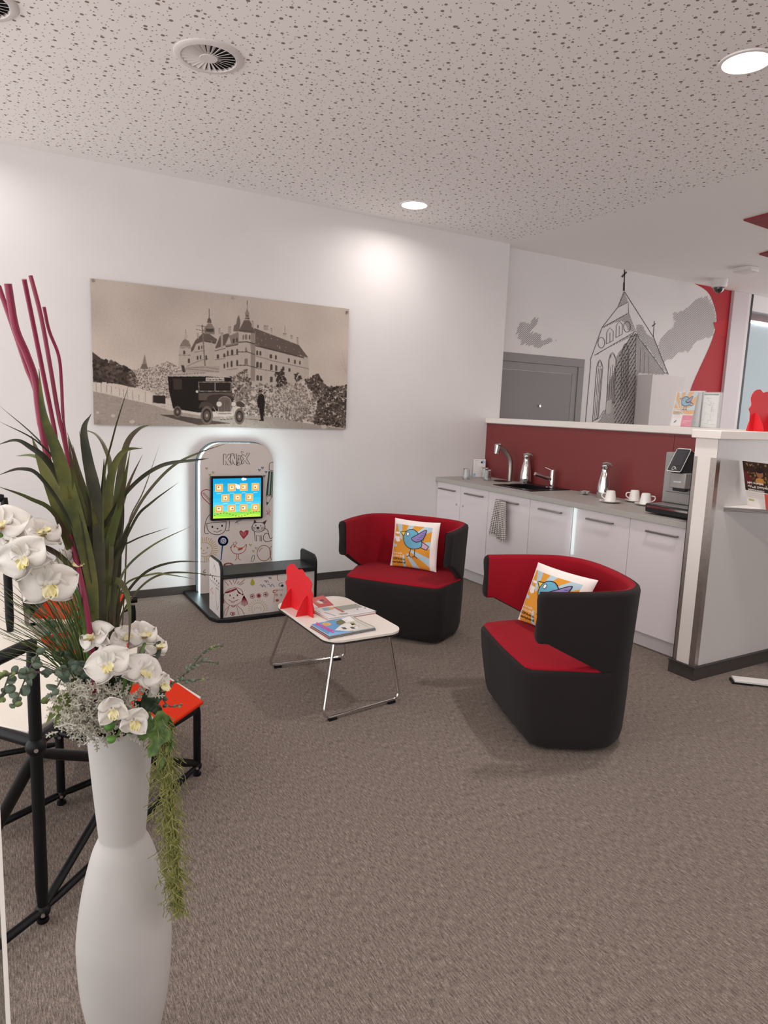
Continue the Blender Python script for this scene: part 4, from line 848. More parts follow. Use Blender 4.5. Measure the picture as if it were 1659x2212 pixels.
for (u, v) in ((57, 73), (908, 178), (1600, 265), (87, 931), (1586, 964)):
    c_ = ay(*p2(u, v), PY); MB().lathe([(0.001, 0.0), (0.009, 0.0), (0.011, 0.003), (0.011, 0.006)], (0, 0, 0), 20)
    m = MB(); m.tube([(c_.x, PY-.008, c_.z), (c_.x, PY, c_.z)], 0.011, 18); m.tube([(c_.x, PY+.008, c_.z), (c_.x, YW-.0005, c_.z)], 0.006, 10); m.build('stand_off_screw', STEEL, tp, bevel=.001)

# ================================================================== GAME KIOSK
def k3(u, v): return (380+u/5.1433, 930+v/5.1433)
KY = 5.15
tk = thing('game_kiosk', (1.7, 4.9, 0), 'childrens game kiosk with doodle print, lit edge, touch screen and bench', 'kiosk')
fl = ay(*k3(258, 1825), KY); xl, xr = 1.405, ay(*k3(1070, 1400), KY).x; zt = ay(*k3(650, 140), KY).z
fprint = mat('kiosk_print_ground', 'd3c9c3', 0.4)
def arch(xl, xr, zb, zt, r, y, n=22):
    P = [(xl, y, zb)]
    P += [(xl+r-r*math.cos(pi/2*k/n), y, zt-r+r*math.sin(pi/2*k/n)) for k in range(n+1)]
    P += [(xr-r+r*math.sin(pi/2*k/n), y, zt-r+r*math.cos(pi/2*k/n)) for k in range(n+1)]
    return P+[(xr, y, zb)]
m = MB(); m.prism(arch(1.27, 2.16, 0, .03, .0001, 4.455, 1), (0, 0.0001, 0)); m = MB()
bp = [(1.305, 5.295), (1.305, 4.56), (1.335, 4.485), (1.41, 4.455), (2.08, 4.455), (2.16, 4.50), (2.18, 4.58), (2.18, 5.295)]
m.prism([(a, b_, 0) for a, b_ in bp], (0, 0, .028)); m.build('base_plate', BLACK, tk, bevel=.004)
fp = MB(); fp.prism(arch(xl, xr, .03, zt, .17, KY), (0, .018, 0)); fpo = fp.build('front_panel', fprint, tk)
bpn = MB(); bpn.prism(arch(xl-.015, xr+.015, .03, zt+.008, .18, KY+.075), (0, .016, 0)); bpn.build('back_panel', BLACK, tk)
# glowing edge between the two boards
m = MB(); A = arch(xl+.004, xr-.004, .03, zt-.004, .168, KY+.018); n_ = len(A)
m.add([Vector(a) for a in A]+[Vector(a)+Vector((0, .057, 0)) for a in A], [(i, i+1, i+1+n_, i+n_) for i in range(n_-1)])
m.build('led_edge', mat('led_edge_light', 'ffffff', .5, emit='d9f6f8', estr=11), tk, solid=.002)
# screen
s0, s1, s2 = ay(*k3(382, 508), KY-.02), ay(*k3(966, 500), KY-.02), ay(*k3(383, 1005), KY-.02)
sx0, sx1, sz1, sz0 = s0.x, s1.x, s0.z, ay(*k3(960, 975), KY-.02).z
m = MB(); m.prism([((sx0+sx1)/2+a, KY-.03, (sz0+sz1)/2+b_) for a, b_ in rrect(sx1-sx0, sz1-sz0, .012)], (0, .03, 0)); bz = m.build('screen', mat('screen_bezel', '121214', .25), tk, bevel=.003)
def scr(u, v, L):   # u,v in 0..1 of the lit area
    return (sx0+.018+(sx1-sx0-.036)*u, KY-.0305-.0003*L, sz0+.018+(sz1-sz0-.036)*v)
def em(c, s=1.0): return mat('screen_'+c, '000000', .3, emit=c, estr=s)
S = Print(scr)
for k in range(10): c_ = ['0f9bd0', '12a2d6', '18aadc', '1db2e2', '22b6e6', '34bfe9', '4cc8ea', '62cfea', '7ad6e8', '8ad9dc'][k]; S.rect(0, 1-.1*k-.1, 1, 1-.1*k, em(c_), 1)
for c_, pts in (('7fcf6a', [(0, 0), (0, .30), (.08, .26), (.25, .17), (.45, .14), (.7, .2), (.85, .27), (1, .32), (1, 0)]), ('8fdc4a', [(0, 0), (0, .10), (.3, .17), (.6, .10), (.8, .17), (1, .22), (1, 0)]), ('c5ea55', [(0, 0), (0, .06), (.35, .02), (.6, .08), (1, .07), (1, 0)])):
    S.poly(pts, em(c_), 2 if c_ == '7fcf6a' else 3)
for (a, b_, r_) in ((.45, .82, .05), (.5, .80, .05), (.52, .76, .04), (.42, .80, .04), (.62, .975, .04), (.66, .975, .03)): S.ell(a, b_, r_, r_*.9, em('e8f6fa'), 2)
for yy, xs in ((.77, (.12, .38, .63, .88)), (.51, (.25, .50, .75)), (.24, (.12, .38, .63, .88))):
    for x_ in xs:
        S.rect(x_-.08, yy-.095, x_+.08, yy+.095, em('ecc98f'), 4); S.rect(x_-.072, yy-.085, x_+.072, yy+.085, em('e6a956'), 5); S.rect(x_-.04, yy-.045, x_+.04, yy+.05, em('f6e6c0'), 6)
        c_ = R.choice(['7a8a6a', '5aa0a0', '8a6a4a', '4a5a7a']); S.ell(x_+R.uniform(-.02, .02), yy+R.uniform(-.01, .02), .018, .02, em(c_), 7, 8)
        if yy > .3: S.text(R.choice(['Malen', 'Suche', 'Memory', 'Quiz']), x_-.045, yy-.135, .09, .022, em('e8f8ff'), 7)
for k in range(16):
    a = k/16; S.ell(a+.03, .08+.05*math.sin(a*9), .02, .012, em('8a6a3a'), 5, 6)
S.build('display', bz)
LW = [1.0]
# doodles on the front panel, in the crop's frame
KP = Print(lambda u, v, L: (lambda p: (min(max(p.x, xl+.001), xr-.001), KY-.0002*L-.0002, p.z))(ay(*k3(u, v), KY)), 1.9)
dk, rd, bl, gr, orr, yl, ol = '2a2426', '8e1a26', '1c4c7c', '14483c', 'a84a28', 'b09450', '98983a'
def logo(poly, w=3.2): KP.line(poly, w, dk, 2, closed=True)
logo([(528, 262), (556, 262), (552, 312), (585, 262), (622, 270), (582, 318), (618, 384), (576, 382), (552, 335), (554, 382), (526, 380)])
logo([(604, 262), (632, 252), (655, 318), (650, 262), (672, 258), (676, 382), (648, 380), (625, 320), (626, 376), (606, 350)])
logo([(690, 275), (712, 280), (735, 378), (712, 378), (708, 352), (694, 352), (674, 388), (690, 330)]); logo([(690, 330), (700, 304), (705, 328)], 2.5)
logo([(722, 280), (748, 268), (772, 290), (792, 252), (822, 250), (784, 312), (822, 376), (790, 370), (766, 330), (742, 372), (722, 368), (752, 312)])
logo([(725, 232), (752, 238), (728, 262)], 2.5); logo([(676, 388), (708, 386), (690, 362)], 2.5)
# heart behind screen, pencil, star
KP.line([(382, 668), (340, 655), (298, 670), (280, 700), (300, 745), (345, 790), (382, 825)], 4, rd, 2, 5)
for k in range(9): KP.line([(292+k*10, 700+k*11), (318+k*8, 690+k*9)], 3, rd, 2)
KP.poly([(1028, 450), (1084, 458), (1072, 722), (1000, 720)], gr, 1); KP.poly([(1044, 460), (1056, 460), (1040, 715), (1022, 715)], 'b0a8a0', 2); KP.poly([(1070, 462), (1076, 462), (1066, 715), (1056, 715)], '8fa098', 2)
KP.line([(1035, 435), (1040, 370), (1070, 352), (1084, 360)], 3, dk, 2, 5); KP.line([(1030, 438), (1084, 448)], 3, dk, 2); KP.line([(1000, 722), (1010, 832), (1072, 730)], 3, dk, 2); KP.poly([(1003, 790), (1010, 832), (1030, 800)], gr, 3); KP.line([(1002, 722), (1020, 735), (1036, 722), (1056, 738), (1072, 724)], 3, dk, 2)
KP.line([(1012, 935), (1034, 862), (1045, 950), (1006, 888), (1054, 890), (1012, 935)], 3, orr, 2)
KP.line([(655, 1030), (705, 990), (695, 1045), (670, 985), (730, 992), (655, 1030)], 3, bl, 2)
# face
KP.line([(382, 925), (340, 985), (322, 1060), (324, 1140), (365, 1142)], 3.4, dk, 2, 4); KP.line([(596, 1000), (592, 1060), (588, 1112), (556, 1115)], 3.4, dk, 2)
KP.line([(342, 1030), (350, 1095), (390, 1140), (450, 1158), (510, 1145), (550, 1100), (558, 1012)], 3.4, dk, 2, 5); KP.line([(342, 1032), (558, 1012)], 3, dk, 2)
KP.ell(405, 1070, 10, 13, dk, 3); KP.ell(513, 1058, 10, 13, dk, 3); KP.ell(462, 1090, 9, 8, dk, 3); KP.line([(420, 1118), (460, 1128), (510, 1105)], 3, dk, 3, 5)
# heart
KP.poly([(752, 1208), (715, 1158), (703, 1125), (722, 1108), (752, 1130), (780, 1106), (808, 1112), (802, 1150)], 'a0303c', 2); 
for k in range(7): KP.line([(712+k*11, 1120+abs(k-3)*3), (730+k*8, 1180-abs(k-3)*8)], 2, 'c08080', 3)
# cat
KP.line([(862, 1035), (845, 1080), (862, 1115), (915, 1128), (968, 1112), (990, 1075), (970, 1030), (910, 1022)], 3.4, dk, 2, 5, True)
KP.poly([(860, 1035), (872, 988), (900, 1024)], '4a3438', 3); KP.poly([(960, 1022), (1012, 990), (985, 1050)], '4a3438', 3)
KP.ell(888, 1055, 6, 8, dk, 3); KP.ell(942, 1058, 6, 8, dk, 3); KP.ell(910, 1082, 17, 13, '2e2628', 3); KP.line([(890, 1108), (912, 1104), (938, 1112)], 3, dk, 3, 4)
for a in ((-1), 1):
    for k in range(3): KP.line([(912+a*30, 1082+k*10), (912+a*72, 1070+k*18)], 2.4, dk, 3)
KP.line([(872, 1125), (880, 1228), (895, 1230), (892, 1165), (935, 1172), (934, 1228), (950, 1230), (946, 1160)], 3.4, dk, 2)
KP.line([(985, 1085), (1020, 1110), (1035, 1170), (1050, 1200), (1075, 1180), (1084, 1120)], 3.4, dk, 2, 5); KP.line([(1035, 1150), (1000, 1140), (975, 1170), (975, 1215), (1010, 1235), (1066, 1220)], 3.4, dk, 2, 5)
# lolly
for k in range(3): KP.ell(524, 1226, 52-5*k, 50-5*k, bl, 2, 26, 7)
KP.line([(524+r_*math.cos(t_), 1226+r_*math.sin(t_)) for r_, t_ in [(3+2.0*k, .7*k) for k in range(16)]], 4, bl, 2, 3); KP.poly([(510, 1280), (524, 1280), (506, 1440), (494, 1442)], bl, 2)
# sun
KP.line([(258, 1262), (300, 1245), (350, 1250), (392, 1280), (402, 1325), (385, 1372), (340, 1400), (290, 1395), (258, 1380)], 3.4, yl, 2, 5)
for k in range(20):
    a = -2.0+k*.19; KP.line([(322+92*math.cos(a), 1322+90*math.sin(a)), (322+(140+8*(k % 2))*math.cos(a), 1322+(136+8*(k % 2))*math.sin(a))], 3.2, yl, 2)
KP.ell(280, 1308, 8, 11, yl, 3); KP.ell(350, 1304, 8, 11, yl, 3); KP.ell(308, 1332, 7, 6, yl, 3); KP.line([(282, 1360), (315, 1368), (345, 1352)], 3, yl, 3, 4)
# chick
KP.line([(612, 1300), (620, 1280), (650, 1270), (680, 1300), (720, 1305), (760, 1290), (782, 1262), (778, 1310), (750, 1350), (700, 1370), (640, 1360), (612, 1320)], 3.2, orr, 2, 4, True)
KP.poly([(596, 1298), (618, 1288), (620, 1306)], orr, 3); KP.ell(648, 1290, 9, 9, orr, 3); KP.line([(640, 1268), (636, 1240), (655, 1250), (665, 1230), (668, 1250), (680, 1245), (662, 1270)], 3, orr, 2); KP.line([(676, 1370), (678, 1420), (655, 1442)], 3, orr, 2); KP.line([(696, 1370), (694, 1420), (718, 1440)], 3, orr, 2)
for k in range(3): KP.line([(690, 1318+k*7), (740, 1300+k*8)], 4, orr, 3, 2)
# balloon etc
KP.ell(978, 1362, 76, 86, '7c3a34', 2, 28, 3.2); KP.line([(925, 1345), (940, 1318), (965, 1305)], 3, '7c3a34', 3, 4); KP.line([(1066, 1285), (1044, 1310), (1050, 1400), (1062, 1440)], 3, '7c3a34', 3, 4)
KP.line([(832, 1462), (848, 1400), (872, 1388), (868, 1430), (848, 1462)], 3, '5a5252', 2, 4)
for (a, b_, c_) in ((340, 420, ol), (375, 492, ol), (412, 465, ol), (925, 438, bl), (960, 414, bl), (1000, 460, bl), (825, 1270, ol), (858, 1338, ol), (890, 1306, ol), (980, 505, bl)):
    KP.line([(a-12, b_-10), (a+2, b_+14), (a+14, b_-8), (a, b_-2), (a-12, b_-10)], 3, c_, 2, 3)
for k in range(9): a = pi+pi*(k+1)/10; KP.line([(585+60*math.cos(a), 1505+38*math.sin(a)), (585+44*math.cos(a), 1505+22*math.sin(a))], 7, '8a2228', 2)
KP.line([(330, 1545), (308, 1560), (304, 1600), (330, 1615)], 3, dk, 2, 4); KP.ell(322, 1578, 6, 9, dk, 2)
KP.build('doodle_print', fpo)
# bench on the same base plate
def b4(u, v): return (440+u/7.541, 1200+v/7.541)
BY = 4.487; bx = ay(*b4(270, 900), BY); bxl = 1.362; bxr = 2.085; BD = 4.765; zs = .335
m = MB(); m.box(bxl+.018, bxr-.018, BY+.012, BD, .028, zs-.032); bb = m.build('bench_box', mat('bench_print', 'd6ccc6', .4), tk)
m = MB(); m.box(bxl+.016, bxr-.016, BY, BD, zs-.032, zs); m.build('bench_seat', mat('bench_top', '262628', .4), tk, bevel=.003)
for xx, nm in ((bxl, 0), (bxr-.018, 1)):
    P = [(xx, BY, .028), (xx, BY, zs+.035), (xx, BY+.015, zs+.065), (xx, BY+.045, zs+.085), (xx, BD-.02, zs+.088), (xx, BD, zs+.07), (xx, BD, .028)]
    m = MB(); m.prism(P, (.018, 0, 0)); sp_ = m.build('bench_side', BLACK, tk, bevel=.002)
    if nm == 0:
        m = MB(); P2 = [(xx-.0008, a[1]+(.012 if a[1] < 4.6 else -.004), a[2]-(.008 if a[2] > .1 else 0)) for a in P]; m.add(P2, [tuple(range(len(P2)))]); sf = m.build('side_print', mat('side_print', 'd5ccc8', .4), sp_, weld=False)
        PR = Print(lambda u, v, L: (xx-.001-.0002*L, BD-(BD-BY)*u, .03+(zs+.05)*v))
        for k in range(5): PR.ell(.12+.18*k, .66-.01*k, .04, .02, '2e2a30', 1, 8)
        PR.line([(.1+.08*k, .58-.04*(k % 2)) for k in range(11)], .012, '5a5452', 1)
        PR.line([(.25, .2), (.25, .36), (.1, .36), (.3, .44), (.42, .34), (.25, .36)], .014, 'b04a40', 1); PR.line([(.6, .5), (.85, .48), (.9, .3), (.7, .1), (.62, .3), (.6, .5)], .014, '5a5452', 1, 4); PR.line([(.35, .8), (.5, .9), (.6, .78), (.4, .95)], .01, '6a6462', 1, 3)
        PR.build('side_doodles', sf)
FY = BY+.012
BPn = Print(lambda u, v, L: (lambda p: (min(max(p.x, bxl+.02), bxr-.02), FY-.0002*L-.0002, max(p.z, .031)))(ay(*b4(u, v), FY)), 1.6)
dr_ = '8a2430'
for a, b_, c_, d_ in ((350, 425, 408, 490), (415, 408, 460, 470), (480, 395, 488, 438), (545, 375, 500, 468), (575, 420, 540, 465), (672, 385, 565, 480), (655, 440, 595, 485)): BPn.line([(a, b_), (c_, d_)], 5, '6e2a2e', 1)
BPn.line([(320, 640), (330, 720), (390, 790), (460, 815), (540, 800), (610, 750), (645, 670)], 4.5, dr_, 1, 5); BPn.line([(345, 610), (400, 555), (480, 528), (560, 530), (620, 570), (645, 640)], 5, dr_, 1, 5)
for k in range(5): BPn.line([(345, 612), (420, 570+8*k), (535, 535+4*k)], 4, dr_, 1, 4); BPn.line([(535, 540), (570, 590+6*k), (640, 650-5*k)], 4, dr_, 1, 4)
for k in range(9): BPn.line([(655, 650), (620+12*k, 760), (606+14*k, 830-8*abs(k-4))], 4.5, dr_, 1, 4)
for k in range(5): BPn.line([(335, 620), (300+5*k, 680), (300+8*k, 780)], 4, dr_, 1, 4)
BPn.ell(428, 650, 11, 17, dr_, 2); BPn.ell(549, 647, 13, 17, dr_, 2); BPn.ell(487, 690, 12, 11, dr_, 2); BPn.line([(403, 718), (450, 742), (510, 740), (568, 716)], 5, dr_, 2, 5); BPn.line([(448, 742), (452, 768), (500, 766), (500, 742)], 4, dr_, 2)
BPn.line([(420, 815), (350, 890), (315, 990)], 4.5, dr_, 1); BPn.line([(540, 810), (620, 880), (660, 960)], 4.5, dr_, 1); BPn.line([(410, 840), (360, 985)], 4, dr_, 1); BPn.line([(535, 820), (575, 970)], 4, dr_, 1); BPn.line([(450, 820), (480, 840), (520, 816)], 8, dr_, 1); BPn.ell(470, 948, 40, 26, dr_, 1, 20, 6); BPn.ell(475, 950, 18, 12, dr_, 2)
BPn.poly(c2s([(792, 368), (765, 430), (760, 470), (795, 492), (830, 465), (825, 425), (792, 368)]), 'a8a040', 1)
for a, b_, s_ in ((915, 490, 1), (1040, 480, 1.2), (985, 420, .8), (1058, 370, .5)): BPn.line([(a, b_), (a+20*s_, b_-15), (a+45*s_, b_+25*s_), (a+60*s_, b_-15), (a+95*s_, b_+28*s_)], 5, '2e3e56', 1, 4)
for a, b_ in ((792, 664), (897, 655), (1012, 635)):
    for k in range(5): t_ = 2*pi*k/5; BPn.ell(a+24*math.cos(t_), b_+24*math.sin(t_), 16, 16, dr_, 1, 12, 4.5)
    BPn.ell(a, b_, 11 if a != 897 else 26, 11 if a != 897 else 26, dr_, 2)
BPn.ell(883, 870, 102, 100, yl, 1, 28, 4); BPn.line([(830, 900), (825, 845), (850, 860), (870, 840), (890, 862), (915, 840), (940, 860), (925, 900)], 4, yl, 1)
for k in range(15): a = -pi-.2+k*.25; BPn.line([(883+125*math.cos(a), 870+122*math.sin(a)), (883+165*math.cos(a), 870+160*math.sin(a))], 4, yl, 1)
BPn.line([(1145, 760), (1150, 650), (1200, 570), (1300, 560)], 4.5, orr, 1, 4); BPn.line([(1160, 600), (1130, 600), (1140, 570), (1200, 560)], 8, orr, 1, 4); BPn.ell(1188, 642, 15, 13, orr, 1, 12, 5); BPn.ell(1262, 642, 14, 13, orr, 1, 12, 5); BPn.ell(1198, 730, 28, 22, orr, 1)
BPn.line([(1120, 325), (1125, 290), (1150, 310), (1175, 288), (1200, 310), (1225, 290), (1240, 300)], 5, dr_, 1, 3); BPn.line([(1195, 300), (1200, 380), (1215, 405), (1225, 395)], 5, dr_, 1, 3); BPn.line([(1290, 450), (1250, 450), (1220, 480), (1250, 500), (1290, 510)], 5, '2e3040', 1, 4); BPn.ell(1280, 490, 22, 20, '2a2850', 1)
BPn.line([(1480, 330), (1560, 360)], 5, dk, 1); BPn.line([(1590, 235), (1650, 262)], 4, dk, 1); BPn.line([(1600, 350), (1655, 352)], 4, dk, 1)
BPn.build('bench_doodles', bb)
# ================================================================== COFFEE TABLE
ZC = 0.40
tb = thing('coffee_table', (1.58, 3.17, 0), 'low white coffee table with rounded top and two chrome wire loops', 'table')
cx, cy = 1.585, 3.16
m = MB(); P = [(cx+a, cy+b_, ZC-.012) for a, b_ in rrect(.43, .72, .09, 8)]; m.prism(P, (0, 0, .012)); m.build('table_top', mat('table_top_white', 'e6dcd2', .3), tb, bevel=.001)
m = MB(); P = [(cx+a, cy+b_, ZC-.022) for a, b_ in rrect(.428, .718, .089, 8)]; m.prism(P, (0, 0, .0098)); m.build('edge_band', mat('table_edge', '2a2523', .5), tb)
def loop(fa, fb, ta, tb2):
    fa, fb, ta, tb2 = map(Vector, (fa, fb, ta, tb2)); r = .05
    P = [ta]; d0 = (fa-ta).normalized(); d1 = (fb-fa).normalized(); d2 = (tb2-fb).normalized()
    for (A, di, do_) in ((fa, d0, d1), (fb, d1, d2)):
        s, e = A-di*r, A+do_*r
        for k in range(9): t_ = k/8; P.append(s*(1-t_)**2+A*2*t_*(1-t_)+e*t_*t_)
    P.append(tb2); return P
for (q0, q1, yt) in (((718, 1548), (845, 1512), cy-.29), ((600, 1436), (728, 1420), cy+.27)):
    a, b_ = az(*q0, .017), az(*q1, .017); ex = (b_-a).normalized()*.055
    pts = loop(a-ex, b_+ex, (cx-.15, yt, ZC-.02), (cx+.155, yt, ZC-.02))
    lg = MB().tube(pts, .0075, 12).build('wire_leg', CHROME, tb, smooth=60)
    for c_ in (a+(b_-a).normalized()*.0, b_-(b_-a).normalized()*.0):
        d = (b_-a).normalized(); n_ = Vector((-d.y, d.x, 0)); m = MB(); m.obox((c_.x, c_.y, .006), d*.022, n_*.009, (0, 0, .006)); m.build('foot_pad', BLACK, lg)
a = az(617, 1306, ZC+.0005); b_ = az(676.4, 1335, ZC+.0005); c_ = (a+b_)/2
cutout('card_display', (c_.x, c_.y, ZC+.0002), math.atan2(b_.y-a.y, b_.x-a.x), (b_-a).length, .245, 'red cloud-shaped card display standing on the coffee table')
def t9(z): return lambda u, v: az(660+u/9.759, 1270+v/9.759, z)
def booklet(name, quad, z0, z1, cover, label, edge, cat='magazine', group=None):
    f = t9(z1); P = [f(*q) for q in quad]; t = thing(name, (P[0].x, P[0].y, z0), label, cat, group)
    m = MB(); m.prism([(p.x, p.y, z0) for p in P], (0, 0, z1-z0-.0006)); m.build('pages', mat('pages_'+edge, edge, .7), t)
    m = MB(); m.prism([(p.x, p.y, z1-.0006) for p in P], (0, 0, .0006)); cv = m.build('cover', mat('cover_'+cover, cover, .3), t)
    PR = Print(lambda u, v, L: (lambda p: (p.x, p.y, z1+.0002*L))(f(u, v)))
    return t, cv, PR
z = ZC
mg_ = 'magazines in the front stack on the coffee table'
t, cv, PR = booklet('magazine', [(88, 830), (955, 640), (1485, 885), (490, 1075)], z, z+.005, '2a2c34', 'dark-covered magazine at the bottom of the front stack', 'b8b0ac', group=mg_)
PR.poly([(100, 830), (150, 815), (480, 1040), (470, 1070)], 'b83038', 1); PR.build('cover_print', cv)
t, cv, PR = booklet('magazine', [(105, 800), (965, 618), (1480, 860), (505, 1045)], z+.005, z+.010, '4a4f55', 'grey magazine in the middle of the front stack', '8a8683', group=mg_)
t, cv, PR = booklet('magazine', [(120, 768), (985, 590), (1470, 828), (515, 1008)], z+.010, z+.014, '5b93c8', 'top magazine with blue cover, pink title and cartoon house', 'c8c4c0', group=mg_)
PR.poly([(630, 690), (985, 590), (1470, 828), (1010, 915), (620, 890), (760, 770), (650, 740)], 'cdc6bc', 1)
PR.poly([(640, 700), (760, 660), (860, 720), (760, 780), (660, 770)], '6f6c4a', 2); PR.poly([(930, 735), (1020, 735), (1070, 775), (980, 790)], '7d7a3c', 2); PR.poly([(610, 895), (760, 770), (900, 750), (1130, 800), (1100, 860), (900, 910)], 'ddd8d0', 2)
PR.poly([(745, 655), (930, 600), (1040, 690), (850, 720)], 'e6e2de', 3); PR.line([(830, 690), (880, 680)], 6, 'b87a7a', 4)
PR.poly([(340, 760), (390, 730), (500, 735), (550, 765), (500, 795), (400, 800)], 'd8a860', 2); PR.text('KNAX', 400, 778, 90, 22, 'b07830', 3, ux=(1, -.04))
PR.poly([(745, 835), (830, 830), (880, 870), (800, 875)], '55534f', 4); PR.poly([(930, 825), (1000, 820), (1060, 860), (980, 866)], '55534f', 4); PR.line([(1020, 830), (1060, 805), (1130, 800), (1110, 830)], 8, '77736e', 4)
PR.line([(1000, 600), (1120, 680), (1440, 820)], 10, '8d8780', 3); PR.line([(960, 605), (1060, 690), (1340, 835)], 6, '8d8780', 3)
PR.text('SPANNEND', 210, 770, 430, 52, 'd0489a', 5, ux=(1, .50), uy=(.35, -1), bold=.05)
PR.poly([(515, 1008), (470, 980), (560, 900), (640, 930), (1010, 905), (1010, 915)], '7fb0dd', 1)
PR.build('cover_print', cv)
t, cv, PR = booklet('newspaper', [(150, 480), (1065, 350), (1485, 520), (500, 680)], z, z+.007, 'd8d2ce', 'thick lower paper in the middle pile of the coffee table', 'b8908c', group='papers in the middle pile')
t, cv, PR = booklet('newspaper', [(145, 452), (1070, 328), (1492, 485), (500, 643)], z+.007, z+.011, 'e2dcda', 'white newsletter with grey picture lying on the middle pile', 'b0aaa8', group='papers in the middle pile')
PR.poly([(620, 398), (1065, 335), (1210, 405), (760, 482)], '9b9b93', 1); PR.poly([(330, 430), (490, 405), (600, 450), (450, 480), (390, 480)], '8fb3bf', 1); PR.poly([(450, 430), (540, 405), (610, 430), (560, 460)], 'd8a878', 2)
PR.poly([(560, 400), (620, 400), (830, 505), (770, 515)], 'b86a5a', 2); PR.poly([(690, 555), (740, 530), (880, 525), (900, 550), (760, 570)], 'a8a09c', 2); PR.line([(400, 515), (640, 590)], 8, '6a6866', 2); PR.line([(210, 465), (330, 520)], 5, 'b08a88', 2)
for k in range(4): PR.line([(880+60*k, 480-8*k), (1010+60*k, 520-8*k)], 3, 'b5b0ae', 1)
PR.poly([(1075, 440), (1110, 435), (1115, 455), (1085, 458)], '4a4a4a', 2); PR.poly([(1225, 420), (1265, 415), (1275, 428), (1240, 432)], '6a6a5a', 2); PR.build('page_print', cv)
t, cv, PR = booklet('brochure', [(60, 230), (372, 152), (597, 362), (130, 438)], z, z+.003, 'c63a34', 'red brochure with round picture behind the red card display', 'e0dad6')
PR.poly([(60, 230), (100, 270), (272, 410), (130, 438)], 'e6e0de', 1); PR.poly([(60, 230), (90, 215), (115, 290), (110, 300)], 'c63a34', 2); PR.ell(300, 295, 100, 42, 'd9a889', 2, 24, 8); PR.poly([(220, 290), (270, 265), (340, 290), (380, 330), (300, 330)], 'd8d0cc', 3); PR.poly([(285, 260), (360, 240), (400, 270), (330, 285)], '6e4a58', 4); PR.poly([(370, 290), (450, 285), (460, 305), (400, 320)], '8a6a78', 4)
PR.build('cover_print', cv)

